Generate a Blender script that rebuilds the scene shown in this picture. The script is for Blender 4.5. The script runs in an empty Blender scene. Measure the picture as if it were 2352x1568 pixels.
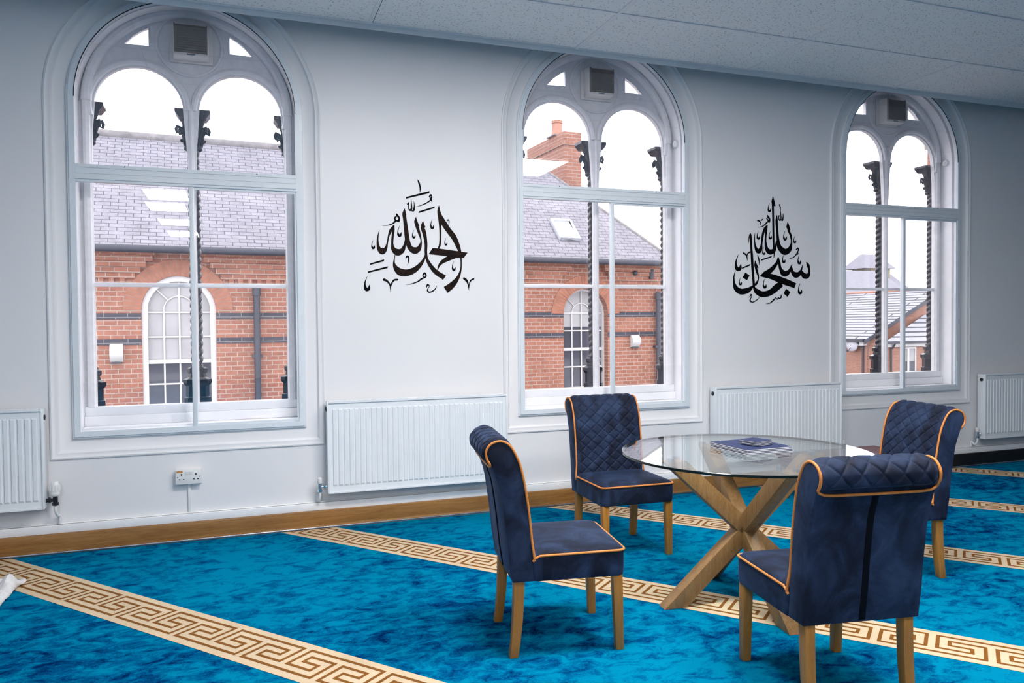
import bpy, bmesh, math, random
from mathutils import Vector, Matrix
from mathutils.geometry import tessellate_polygon
random.seed(7)
PI = math.pi
C = bpy.context.scene.collection
SC = bpy.context.scene

# ------------------------------------------------------------------ camera
CAM = (0.2868, -5.4181, 1.3985)
YAW, PITCH, ROLL, FPX = 0.3429, -0.0236, -0.0086, 1750.4
def make_camera():
    fwd = Vector((math.sin(YAW)*math.cos(PITCH), math.cos(YAW)*math.cos(PITCH), math.sin(PITCH)))
    right = Vector((math.cos(YAW), -math.sin(YAW), 0))
    up = right.cross(fwd)
    r2 = right*math.cos(ROLL) + up*math.sin(ROLL)
    u2 = up*math.cos(ROLL) - right*math.sin(ROLL)
    m = Matrix.Identity(4)
    for i in range(3):
        m[i][0], m[i][1], m[i][2], m[i][3] = r2[i], u2[i], -fwd[i], CAM[i]
    cd = bpy.data.cameras.new('camera'); co = bpy.data.objects.new('camera', cd); C.objects.link(co)
    co.matrix_world = m
    cd.sensor_width = 36.0; cd.lens = FPX/2352*36.0
    cd.clip_start = 0.05; cd.clip_end = 400
    SC.camera = co
make_camera()

# ------------------------------------------------------------------ world and exposure
SC.view_settings.view_transform = 'Standard'
SC.view_settings.look = 'None'
SC.view_settings.gamma = 1.0
SC.view_settings.exposure = 0.0
SC.view_settings.use_curve_mapping = False
W = bpy.data.worlds.new('overcast_sky'); SC.world = W; W.use_nodes = True
bg = W.node_tree.nodes['Background']
bg.inputs[0].default_value = (0.97, 0.975, 1.0, 1); bg.inputs[1].default_value = 4.0
PANEL_POWER = 72.0
PANELS = [(1.25, -2.7), (2.6, -2.9), (3.94, -3.75), (2.6, -4.9), (-0.75, -7.35), (-0.85, -8.65), (-0.85, -10.7), (-0.85, -12.8)]  # near panels are unseen, added to light the wall, except the reflected rightmost

# ------------------------------------------------------------------ mesh helpers
class MB:
    def __init__(s): s.v = []; s.f = []; s.m = []
    def add(s, vs, fs, m=0):
        o = len(s.v); s.v += [tuple(p) for p in vs]
        for f in fs: s.f.append(tuple(i+o for i in f)); s.m.append(m)
    def box(s, x0, x1, y0, y1, z0, z1, m=0):
        s.add([(x0,y0,z0),(x1,y0,z0),(x1,y1,z0),(x0,y1,z0),(x0,y0,z1),(x1,y0,z1),(x1,y1,z1),(x0,y1,z1)],
              [(0,3,2,1),(4,5,6,7),(0,1,5,4),(1,2,6,5),(2,3,7,6),(3,0,4,7)], m)
    def hexa(s, b, t, m=0):                     # four bottom and four top corners
        s.add(list(b)+list(t), [(0,3,2,1),(4,5,6,7),(0,1,5,4),(1,2,6,5),(2,3,7,6),(3,0,4,7)], m)
    def grid(s, rows, m=0, closed=False):
        n = len(rows[0]); vs = [p for r in rows for p in r]; fs = []
        for i in range(len(rows)-1):
            for j in range(n if closed else n-1):
                k = (j+1) % n
                fs.append((i*n+j, i*n+k, (i+1)*n+k, (i+1)*n+j))
        s.add(vs, fs, m)
    def loft(s, rings, m=0, caps=True):         # closed rings
        n = len(rings[0]); o = len(s.v); s.grid(rings, m, True)
        if caps:
            s.f.append(tuple(o+i for i in range(n))); s.m.append(m)
            s.f.append(tuple(o+(len(rings)-1)*n+i for i in range(n))); s.m.append(m)
    def tube(s, path, r, n=8, m=0, closed=False, caps=True):
        P = [Vector(p) for p in path]; L = len(P); rings = []; nrm = None
        for i, p in enumerate(P):
            if closed: t = P[(i+1) % L]-P[(i-1) % L]
            else: t = P[min(i+1, L-1)]-P[max(i-1, 0)]
            if t.length < 1e-9: t = Vector((0,0,1))
            t.normalize()
            if nrm is None:
                a = Vector((0,0,1)) if abs(t.z) < .9 else Vector((1,0,0)); nrm = (a-t*a.dot(t)).normalized()
            else:
                nrm = nrm-t*nrm.dot(t); nrm.normalize()
            b = t.cross(nrm); rr = r[i] if isinstance(r, (list, tuple)) else r
            rings.append([p+nrm*math.cos(2*PI*k/n)*rr+b*math.sin(2*PI*k/n)*rr for k in range(n)])
        if closed: rings.append(rings[0]); s.loft(rings, m, False)
        else: s.loft(rings, m, caps)
    def lathe(s, prof, cx, cy, n=24, m=0, caps=True):
        s.loft([[(cx+r*math.cos(2*PI*k/n), cy+r*math.sin(2*PI*k/n), z) for k in range(n)] for r, z in prof], m, caps)
    def plate(s, outer, holes, fn, d0, d1, m=0):  # 2-D outline with holes, extruded from d0 to d1; fn(a, b, d) -> xyz
        loops = [outer]+list(holes)
        tri = tessellate_polygon([[Vector((a, b, 0)) for a, b in l] for l in loops])
        flat = [p for l in loops for p in l]; N = len(flat)
        vs = [fn(a, b, d0) for a, b in flat]+[fn(a, b, d1) for a, b in flat]
        fs = [tuple(t) for t in tri]+[tuple(i+N for i in reversed(t)) for t in tri]
        o = 0
        for l in loops:
            n = len(l)
            for i in range(n): fs.append((o+i, o+(i+1) % n, N+o+(i+1) % n, N+o+i))
            o += n
        s.add(vs, fs, m)
    def sphere(s, c, r, nu=14, nv=8, m=0, sc=(1,1,1)):
        rings = []
        for j in range(nv+1):
            th = PI*j/nv; rr = max(math.sin(th), 1e-3)*r
            rings.append([(c[0]+sc[0]*rr*math.cos(2*PI*k/nu), c[1]+sc[1]*rr*math.sin(2*PI*k/nu), c[2]+sc[2]*r*math.cos(th)) for k in range(nu)])
        s.loft(rings, m)
    def build(s, name, mats, parent=None, bevel=0, seg=2, smooth=35, loc=None, cut=None):
        me = bpy.data.meshes.new(name); me.from_pydata(s.v, [], s.f)
        if not isinstance(mats, (list, tuple)): mats = [mats]
        for q in mats: me.materials.append(q)
        for p, mi in zip(me.polygons, s.m): p.material_index = mi
        bm = bmesh.new(); bm.from_mesh(me)
        bmesh.ops.remove_doubles(bm, verts=bm.verts, dist=1e-5)
        if cut:
            for co, no in cut:
                bmesh.ops.bisect_plane(bm, geom=bm.verts[:]+bm.edges[:]+bm.faces[:], plane_co=co, plane_no=no, clear_outer=True)
        bmesh.ops.recalc_face_normals(bm, faces=bm.faces)
        if bevel:
            es = [e for e in bm.edges if len(e.link_faces) == 2 and e.calc_face_angle(0) > .5]
            bmesh.ops.bevel(bm, geom=es, offset=bevel, segments=seg, profile=.5, affect='EDGES', clamp_overlap=True)
        bm.to_mesh(me); bm.free()
        if smooth:
            for p in me.polygons: p.use_smooth = True
            me.set_sharp_from_angle(angle=math.radians(smooth))
        ob = bpy.data.objects.new(name, me); C.objects.link(ob)
        if parent: ob.parent = parent
        if loc: ob.location = loc
        return ob
def tag(o, label=None, cat=None, group=None, kind=None):
    if label: o['label'] = label
    if cat: o['category'] = cat
    if group: o['group'] = group
    if kind: o['kind'] = kind
    return o
def thing(name, label, cat, loc=(0,0,0), rz=0, group=None):
    o = bpy.data.objects.new(name, None); C.objects.link(o)
    o.empty_display_size = .1; o.location = loc; o.rotation_euler = (0,0,rz)
    return tag(o, label, cat, group)
def copy_tree(o, parent=None):
    c = o.copy(); C.objects.link(c); c.parent = parent
    for ch in list(o.children): copy_tree(ch, c)
    return c
def cr(pts, n=6, closed=False):                 # Catmull-Rom through points of any dimension
    L = len(pts); out = []
    for i in range(L if closed else L-1):
        p = [pts[(i+k) % L] if closed else pts[min(max(i+k, 0), L-1)] for k in (-1, 0, 1, 2)]
        for q in range(n):
            t = q/n
            out.append(tuple(.5*(2*b+(c-a)*t+(2*a-5*b+4*c-d)*t*t+(3*b-a-3*c+d)*t**3) for a, b, c, d in zip(*p)))
    if not closed: out.append(tuple(pts[-1]))
    return out
def xz(a, b, d): return (a, d, b)               # outline in the wall plane, depth along y
def xy(a, b, d): return (a, b, d)

# ------------------------------------------------------------------ materials
class NT:
    def __init__(s, name):
        s.mat = bpy.data.materials.new(name); s.mat.use_nodes = True
        s.t = s.mat.node_tree; s.b = s.t.nodes['Principled BSDF']; s.out = s.t.nodes['Material Output']
    def n(s, typ, **kw):
        nd = s.t.nodes.new(typ)
        for k, v in kw.items(): setattr(nd, k, v)
        return nd
    def l(s, a, b): s.t.links.new(a, b)
    def coord(s, scale=(1,1,1)):
        tc = s.n('ShaderNodeTexCoord'); mp = s.n('ShaderNodeMapping'); mp.inputs['Scale'].default_value = scale
        s.l(tc.outputs['Object'], mp.inputs[0]); return mp.outputs[0]
    def noise(s, vec, scale, detail=4, rough=.55, dist=0):
        nd = s.n('ShaderNodeTexNoise'); nd.inputs['Scale'].default_value = scale; nd.inputs['Detail'].default_value = detail
        nd.inputs['Roughness'].default_value = rough; nd.inputs['Distortion'].default_value = dist
        s.l(vec, nd.inputs['Vector']); return nd.outputs['Fac']
    def ramp(s, fac, stops, interp='LINEAR'):
        r = s.n('ShaderNodeValToRGB'); cr_ = r.color_ramp; cr_.interpolation = interp
        while len(cr_.elements) < len(stops): cr_.elements.new(.5)
        for e, (p, c) in zip(cr_.elements, stops): e.position = p; e.color = (*c, 1)
        s.l(fac, r.inputs[0]); return r.outputs[0]
    def mix(s, fac, a, b, mode='MIX'):
        m = s.n('ShaderNodeMix', data_type='RGBA', blend_type=mode)
        for i, x in ((0, fac), (6, a), (7, b)):
            if hasattr(x, 'is_linked'): s.l(x, m.inputs[i])
            else: m.inputs[i].default_value = x if i == 0 else (*x, 1)
        return m.outputs[2]
    def bump(s, h, strength=.3, dist=.01):
        b = s.n('ShaderNodeBump'); b.inputs['Strength'].default_value = strength; b.inputs['Distance'].default_value = dist
        s.l(h, b.inputs['Height']); s.l(b.outputs[0], s.b.inputs['Normal']); return b
    def col(s, c):
        if hasattr(c, 'is_linked'): s.l(c, s.b.inputs['Base Color'])
        else: s.b.inputs['Base Color'].default_value = (*c, 1)
    def set(s, **kw):
        for k, v in kw.items(): s.b.inputs[k.replace('_', ' ')].default_value = v
def flat(name, c, rough=.5, metal=0, var=.06, scale=12, **kw):   # colour with a slight cloudy variation
    t = NT(name); f = t.noise(t.coord(), scale, 3)
    t.col(t.ramp(f, [(.3, tuple(x*(1-var) for x in c)), (.7, tuple(min(1, x*(1+var)) for x in c))]))
    t.set(Roughness=rough, Metallic=metal, **kw); return t.mat
def wood(name, dark, mid, light, along=(1.2, 14, 14), rough=.4, scale=2.2):
    t = NT(name); v = t.coord(along)
    f = t.noise(v, scale, 6, .6, 1.2); g = t.noise(v, scale*9, 3, .6)
    c = t.ramp(f, [(.28, dark), (.5, mid), (.72, light)])
    t.col(t.mix(.35, c, t.ramp(g, [(.35, dark), (.65, light)]), 'MIX')); t.set(Roughness=rough); t.bump(g, .12, .002)
    return t.mat
M = {}
def wall_mat():
    t = NT('wall_paint'); v = t.coord()
    f = t.noise(v, 1.1, 4); c = t.ramp(f, [(.3, (.80,.795,.815)), (.7, (.83,.825,.845))])
    t.col(c); t.set(Roughness=.42); t.bump(t.noise(v, 60, 4), .05, .003); return t.mat
M['wall'] = wall_mat()
M['gloss_white'] = flat('gloss_white_paint', (.90,.90,.92), .25, var=.02)
M['stone_white'] = flat('painted_stone_white', (.80,.79,.81), .4, var=.05, scale=20)
M['alu_white'] = flat('white_powder_coat', (.74,.79,.84), .3, var=.02)
M['rad_white'] = flat('radiator_enamel', (.80,.84,.88), .22, var=.015)
M['plastic'] = flat('white_plastic', (.80,.80,.80), .3, var=.02)
M['cream_plastic'] = flat('aged_white_plastic', (.72,.69,.66), .35, var=.04)
M['brown_plastic'] = flat('brown_grille_plastic', (.17,.145,.13), .4, var=.1)
M['black'] = flat('black_void', (.006,.006,.008), .6)
M['dark_metal'] = flat('dark_metal', (.03,.03,.035), .35, .6)
M['steel'] = flat('brushed_steel', (.72,.74,.77), .25, 1.0)
M['oak'] = wood('oak_board', (.19,.075,.017), (.30,.14,.035), (.40,.21,.065), (1.0, 16, 16), .35)
M['black_board'] = flat('black_skirting_board', (.008,.008,.010), .4)
M['leg_oak'] = wood('honey_oak_legs', (.27,.105,.014), (.36,.155,.024), (.43,.20,.040), (22, 22, 1.4), .35, 2.5)
M['table_oak'] = wood('light_oak_beam', (.18,.08,.024), (.29,.145,.048), (.39,.22,.09), (14, 14, 2.2), .42, 2.6)
M['maroon'] = wood('maroon_varnish', (.06,.003,.010), (.11,.007,.018), (.16,.014,.030), (2, 18, 18), .45)
M['orange'] = flat('orange_piping', (.62,.21,.04), .55, var=.1, scale=60)
M['navy_card'] = flat('navy_leatherette', (.012,.022,.085), .6, var=.1, scale=90)
M['white_card'] = flat('white_core_board', (.82,.80,.80), .6, var=.02)
M['iron_stone'] = flat('black_painted_stone', (.012,.011,.020), .28, var=.4, scale=40)
M['seam'] = flat('dark_zip', (.0015,.002,.005), .7, Specular_IOR_Level=.1)
M['pipe_white'] = flat('white_pipe', (.78,.80,.82), .3, var=.02)
M['label_orange'] = flat('orange_label', (.60,.27,.07), .6, var=.4, scale=300)
def velvet(quilt=False):
    t = NT('navy_velvet_quilted' if quilt else 'navy_velvet'); v = t.coord((1,1,.8))
    f = t.noise(v, 6.5, 5, .6, .8); g = t.noise(v, 220, 2)
    c = t.ramp(f, [(.40, (.0012,.003,.012)), (.52, (.0075,.016,.044)), (.68, (.021,.039,.090))])
    t.col(t.mix(.12, c, t.ramp(g, [(.3, (.0,.0,.01)), (.7, (.02,.04,.10))])))
    t.set(Roughness=.75, Sheen_Weight=.22, Sheen_Roughness=.35); t.b.inputs['Sheen Tint'].default_value = (.25,.42,.85,1)
    t.b.inputs['Specular IOR Level'].default_value = .25
    t.bump(g, .08, .002); return t.mat
M['velvet'] = velvet(); M['quilt'] = velvet(True)
def carpet():
    t = NT('teal_prayer_carpet'); tc = t.coord()
    big = t.noise(tc, .75, 4, .6, .5); mp = t.n('ShaderNodeMapping'); mp.inputs['Rotation'].default_value = (0,0,.25); mp.inputs['Scale'].default_value = (4.2, 6.5, 1)
    t.l(tc, mp.inputs[0]); mid = t.noise(mp.outputs[0], 2.1, 7, .72, .6); fine = t.noise(tc, 130, 3, .7)
    s1 = t.n('ShaderNodeMath', operation='MULTIPLY_ADD'); t.l(big, s1.inputs[0]); s1.inputs[1].default_value = .55; t.l(mid, s1.inputs[2])
    s2 = t.n('ShaderNodeMath', operation='MULTIPLY_ADD'); t.l(fine, s2.inputs[0]); s2.inputs[1].default_value = .22; t.l(s1.outputs[0], s2.inputs[2])
    c = t.ramp(s2.outputs[0], [(.70, (.0004,.016,.082)), (.785, (.0005,.065,.180)), (.875, (.0005,.130,.260)), (.96, (.0006,.190,.335))])
    t.col(c); t.set(Roughness=.95); t.b.inputs['Specular IOR Level'].default_value = 0
    t.bump(t.noise(tc, 260, 2), .5, .006); return t.mat
M['carpet'] = carpet()
def pile(name, c1, c2):
    t = NT(name); tc = t.coord(); f = t.noise(tc, 150, 3, .7); g = t.noise(tc, 5, 3)
    t.col(t.mix(.5, t.ramp(f, [(.3, c1), (.7, c2)]), t.ramp(g, [(.3, c1), (.7, c2)]))); t.set(Roughness=.95)
    t.b.inputs['Specular IOR Level'].default_value = .1; t.bump(f, .4, .005); return t.mat
M['cream_pile'] = pile('cream_carpet_pile', (.50,.38,.25), (.66,.53,.37))
M['brown_pile'] = pile('brown_carpet_pile', (.15,.055,.01), (.25,.10,.02))
def ceiling_mat():
    t = NT('mineral_fibre_tile'); v = t.coord()
    mp = t.n('ShaderNodeMapping'); mp.inputs['Scale'].default_value = (1, 1.9, 1); mp.inputs['Rotation'].default_value = (0,0,.5); t.l(v, mp.inputs[0])
    vo = t.n('ShaderNodeTexVoronoi'); vo.inputs['Scale'].default_value = 36; vo.inputs['Randomness'].default_value = 1; t.l(mp.outputs[0], vo.inputs['Vector'])
    pit = t.ramp(vo.outputs['Distance'], [(.16, (0,0,0)), (.25, (1,1,1))])
    t.col(t.mix(pit, (.38,.40,.42), (.90,.90,.90))); t.set(Roughness=.9); t.bump(pit, .5, .004); return t.mat
M['tile'] = ceiling_mat()
M['tbar'] = flat('ceiling_grid_white', (.84,.85,.87), .5, var=.02)
def glass_mat(name, tint=(1,1,1), rough=0.0, boost=1.0):
    t = NT(name); t.t.nodes.remove(t.b)
    tr = t.n('ShaderNodeBsdfTransparent'); tr.inputs[0].default_value = (*tint, 1)
    gl = t.n('ShaderNodeBsdfGlossy'); gl.inputs['Roughness'].default_value = rough; gl.inputs['Color'].default_value = (1,1,1,1)
    lw = t.n('ShaderNodeLayerWeight'); lw.inputs['Blend'].default_value = .5      # Schlick reflectance, the same from both faces
    pw = t.n('ShaderNodeMath', operation='POWER'); t.l(lw.outputs['Facing'], pw.inputs[0]); pw.inputs[1].default_value = 5
    mu = t.n('ShaderNodeMath', operation='MULTIPLY_ADD', use_clamp=True); t.l(pw.outputs[0], mu.inputs[0]); mu.inputs[1].default_value = .96*boost; mu.inputs[2].default_value = .04*boost
    mx = t.n('ShaderNodeMixShader'); t.l(mu.outputs[0], mx.inputs[0]); t.l(tr.outputs[0], mx.inputs[1]); t.l(gl.outputs[0], mx.inputs[2])
    t.l(mx.outputs[0], t.out.inputs['Surface']); return t.mat
M['pane'] = glass_mat('clear_window_glass', (.985,.985,1.0), 0, 1.6)
M['table_glass'] = glass_mat('tempered_table_glass', (.93,.965,.95), 0, 1.0)
M['glass_edge'] = flat('dark_green_glass_edge', (.006,.012,.012), .1)
def emit(name, c, p):
    t = NT(name); t.t.nodes.remove(t.b); e = t.n('ShaderNodeEmission'); e.inputs[0].default_value = (*c, 1); e.inputs[1].default_value = p
    t.l(e.outputs[0], t.out.inputs['Surface']); return t.mat
M['panel'] = emit('led_panel_diffuser', (1.0,.97,.95), PANEL_POWER)
M['panel_dim'] = emit('dimmed_led_panel_diffuser', (1.0,.97,.95), 34)
def ext(c): return tuple(x*.74 for x in c)
def brick(name, c1, c2, mortar, w=.225, h=.075, msize=.006, offs=.5, vert='xz', dirt=.5):
    c1, c2, mortar = ext(c1), ext(c2), ext(mortar)
    t = NT(name); tc = t.n('ShaderNodeTexCoord'); sp = t.n('ShaderNodeSeparateXYZ'); t.l(tc.outputs['Object'], sp.inputs[0])
    cb = t.n('ShaderNodeCombineXYZ')
    if vert == 'xz':
        ad = t.n('ShaderNodeMath', operation='ADD'); t.l(sp.outputs[0], ad.inputs[0]); t.l(sp.outputs[1], ad.inputs[1])
        t.l(ad.outputs[0], cb.inputs[0]); t.l(sp.outputs[2], cb.inputs[1])
    else:
        t.l(sp.outputs[0], cb.inputs[0]); t.l(sp.outputs[1], cb.inputs[1])
    b = t.n('ShaderNodeTexBrick'); t.l(cb.outputs[0], b.inputs['Vector']); b.offset = offs
    b.inputs['Color1'].default_value = (*c1, 1); b.inputs['Color2'].default_value = (*c2, 1); b.inputs['Mortar'].default_value = (*mortar, 1)
    b.inputs['Scale'].default_value = 1; b.inputs['Mortar Size'].default_value = msize; b.inputs['Mortar Smooth'].default_value = .15
    b.inputs['Brick Width'].default_value = w; b.inputs['Row Height'].default_value = h; b.inputs['Bias'].default_value = 0
    f = t.noise(cb.outputs[0], 2.6, 6, .65, .4); g = t.noise(cb.outputs[0], 18, 4, .6)
    c = t.mix(dirt*.6, b.outputs['Color'], t.ramp(f, [(.3, tuple(x*.45 for x in c2)), (.7, tuple(min(1, x*1.25) for x in c1))]))
    c = t.mix(.25, c, t.ramp(g, [(.3, tuple(x*.5 for x in c2)), (.7, tuple(min(1, x*1.2) for x in c1))]))
    t.col(t.mix(b.outputs['Fac'], c, mortar)); t.set(Roughness=.9); t.bump(b.outputs['Fac'], -.5, .006); return t.mat
M['brick'] = brick('red_brick', (.43,.18,.12), (.30,.11,.072), (.42,.33,.28), w=.165, h=.0675, dirt=.5)
M['brick_far'] = brick('far_red_brick', (.42,.19,.13), (.33,.135,.09), (.42,.33,.28), dirt=.2)
M['blue_brick'] = brick('blue_engineering_brick', (.075,.07,.095), (.05,.05,.07), (.22,.2,.2), w=.3, h=.09, dirt=.3)
M['slate'] = brick('grey_slate', (.36,.34,.385), (.28,.265,.305), (.09,.085,.105), w=.20, h=.082, msize=.0055, vert='xy', dirt=.7)
M['slate_dark'] = brick('lichen_slate', (.36,.33,.37), (.25,.23,.27), (.10,.09,.10), w=.22, h=.105, msize=.007, vert='xy', dirt=.6)
M['tile_far'] = brick('grey_concrete_tile', (.40,.40,.44), (.36,.36,.40), (.05,.05,.065), w=9.0, h=.33, msize=.05, vert='xy', dirt=.15)
M['slate_far'] = flat('far_slate', ext((.25,.24,.285)), .7, var=.12, scale=3)
M['gutter'] = flat('dark_gutter', (.035,.035,.05), .5, var=.2)
M['ridge'] = flat('grey_ridge_tile', ext((.24,.22,.225)), .8, var=.3, scale=9)
M['terracotta'] = flat('terracotta', ext((.50,.24,.17)), .8, var=.15, scale=8)
M['sandstone'] = flat('pale_sandstone', ext((.36,.31,.23)), .9, var=.15, scale=2)
M['white_upvc'] = flat('white_window_paint', ext((.66,.64,.64)), .4, var=.02)
M['blind'] = flat('pale_blind', ext((.42,.41,.425)), .6, var=.12, scale=2.5)
M['dark_glass'] = flat('dark_window_glass', (.035,.035,.055), .06, var=.3, scale=2)
M['asphalt'] = flat('grey_street', (.22,.22,.23), .9, var=.2, scale=2)
M['cloth'] = flat('crumpled_white_cloth', (.70,.69,.70), .8, var=.08, scale=30)
def callig():
    t = NT('dark_brown_gloss_vinyl'); f = t.noise(t.coord((1,1,3)), 14, 5, .65)
    t.col(t.ramp(f, [(.42, (.004,.003,.003)), (.70, (.028,.012,.0065))])); t.set(Roughness=.6, Specular_IOR_Level=.1); return t.mat
M['vinyl_brown'] = callig()
M['vinyl_black'] = flat('black_vinyl', (.003,.003,.004), .7, Specular_IOR_Level=.05)

# ------------------------------------------------------------------ the room
WIN = [dict(cx=0.0, hw=.664, zb=.742, zs=2.835, zl=2.309, zu=2.420), dict(cx=3.023, hw=.704, zb=.740, zs=2.857, zl=2.344, zu=2.455),
       dict(cx=6.053, hw=.667, zb=.768, zs=2.885, zl=2.340, zu=2.448)]
X0, X1, YB, ZC, YE = -4.5, 16.0, -16.0, 3.45, -.154
def outline(w, o, n=36, zb=None):
    r = w['hw']+o; b = w['zb']-o if zb is None else zb
    pts = [(w['cx']-r, b)]
    pts += [(w['cx']-r*math.cos(PI*k/n), w['zs']+r*math.sin(PI*k/n)) for k in range(n+1)]
    return pts+[(w['cx']+r, b)]
m = MB(); m.plate([(X0, -.1), (X1, -.1), (X1, 4.0), (X0, 4.0)], [outline(w, .158) for w in WIN], xz, 0, .24)
tag(m.build('wall_front', M['wall'], smooth=0), kind='structure')
for nm, b in (('wall_left', (X0-.2, X0, YB-.2, .24, -.1, 4)), ('wall_right', (X1, X1+.2, YB-.2, .24, -.1, 4)), ('wall_back', (X0, X1, YB-.2, YB, -.1, 4))):
    m = MB(); m.box(*b); tag(m.build(nm, M['wall'], smooth=0), kind='structure')

# floor: carpet with key-pattern stripes (pattern is part of the floor)
m = MB(); m.box(X0, X1, YB, -.072, -.1, 0)
floor = tag(m.build('floor', M['carpet'], smooth=0), kind='structure')
TH = -.8781; U2 = Vector((math.cos(TH), math.sin(TH), 0)); N2 = Vector((-U2.y, U2.x, 0))
C1, SP, WS = -.848, 1.487, .283
KEY = [(0,0),(1,0),(1,3),(.67,3),(.67,2),(.88,2),(.88,1),(.555,1),(.555,4),(1.555,4),(1.555,1),(1.225,1),(1.225,2),(1.435,2),(1.435,3),(1.11,3),(1.11,0)]
ROW, UN = WS/6, .398; LWU = .0155
def stripe_pt(c, u, v, z): return (U2*u+N2*(c-v))[:2]+(z,)
cuts = [((0, -.075, 0), (0, 1, 0)), ((X0+.01, 0, 0), (-1, 0, 0)), ((X1-.01, 0, 0), (1, 0, 0)), ((0, -9, 0), (0, -1, 0))]
for k in range(-2, 7):
    c = C1+k*SP; m = MB(); ua, ub = -6.0, 13.0
    m.add([stripe_pt(c, ua, 0, .0015), stripe_pt(c, ub, 0, .0015), stripe_pt(c, ub, WS, .0015), stripe_pt(c, ua, WS, .0015)], [(0,1,2,3)], 0)
    u0 = ua+.1*k
    while u0 < ub:
        for (a, r), (b, s) in zip(KEY, KEY[1:]):
            p, q = (u0+a*UN, (1+r)*ROW), (u0+b*UN, (1+s)*ROW); h = LWU/2
            dl = math.hypot(q[0]-p[0], q[1]-p[1]); du, dv = (q[0]-p[0])/dl*h, (q[1]-p[1])/dl*h; p = (p[0]-du, p[1]-dv); q = (q[0]-du, q[1]-dv)
            ex_, ey_ = (0, h) if abs(du) > abs(dv) else (h, 0)
            x0_, x1_ = min(p[0], q[0])-ex_, max(p[0], q[0])+ex_; y0_, y1_ = min(p[1], q[1])-ey_, max(p[1], q[1])+ey_
            m.add([stripe_pt(c, x0_, y0_, .0024), stripe_pt(c, x1_, y0_, .0024), stripe_pt(c, x1_, y1_, .0024), stripe_pt(c, x0_, y1_, .0024)], [(0,1,2,3)], 1)
        u0 += 1.11*UN
    m.build('key_pattern_stripe', [M['cream_pile'], M['brown_pile']], floor, smooth=0, cut=cuts)
# skirting, its metal carpet trim, the boxed ledge above
m = MB(); m.box(X0, 5.95, -.042, 0, 0.006, .118); tag(m.build('baseboard_front', M['oak'], bevel=.004), kind='structure')
m = MB(); m.box(5.951, X1, -.042, 0, 0.006, .118); tag(m.build('baseboard_right', M['black_board'], bevel=.004), kind='structure')  # right run of the skirting, coloured black instead of oak
m = MB(); m.box(X0, X1, -.030, 0, .1185, .170); m.box(X0, X1, -.010, 0, .170, .176); tag(m.build('trim_1', M['gloss_white'], bevel=.003), kind='structure')
m = MB(); m.box(X0, X1, -.056, -.043, -.01, .010); tag(m.build('trim_2', M['steel'], bevel=.002), kind='structure')
m = MB(); m.box(X0, X1, -.0715, -.0565, -.05, -.004); tag(m.build('trim_3', M['black'], smooth=0), kind='structure')
# a board joint in the skirting
# ceiling
m = MB(); m.box(X0, X1, YB, YE-.004, ZC, ZC+.05); m.box(X0, X1, YE-.004, .24, 4.0, 4.05)
ceil = tag(m.build('ceiling', M['tile'], smooth=0), kind='structure')
m = MB(); m.box(X0, X1, YE-.004, YE, ZC-.040, 4.0); m.box(X0, X1, YE-.03, YE-.0041, ZC-.004, ZC-.0005); m.build('edge_trim', M['tbar'], ceil, smooth=0)
m = MB(); g = MB()
x = 1.152-1.536*4
while x < X1:
    m.box(x-.014, x+.014, YB, YE-.031, ZC-.006, ZC-.0005); g.box(x+.0141, x+.0195, YB, YE-.031, ZC-.0015, ZC-.0002); x += 1.536
y = -.848
while y > YB:
    m.box(X0, X1, y-.014, y+.014, ZC-.0065, ZC-.0007); g.box(X0, X1, y+.0141, y+.0195, ZC-.0016, ZC-.0002); y -= .768
m.build('grid_bar', M['tbar'], ceil, smooth=0); g.build('shadow_joint', M['black'], ceil, smooth=0)
for i, (px, py) in enumerate(PANELS):
    t = thing('ceiling_light', 'square white LED panel set in the tiled ceiling', 'ceiling light', (px, py, ZC), 0, 'square panels in the ceiling')  # label shared by the reflected panels and the added near ones
    m = MB()
    for b in ((-.33,.33,-.33,-.30), (-.33,.33,.30,.33), (-.33,-.30,-.30,.30), (.30,.33,-.30,.30)): m.box(*b, -.014, -.007)
    m.build('frame', M['alu_white'], t, smooth=0)
    m = MB(); m.box(-.30, .30, -.30, .30, -.012, -.008); m.build('diffuser', M['panel_dim' if px > 3 else 'panel'], t, smooth=0)

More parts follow.
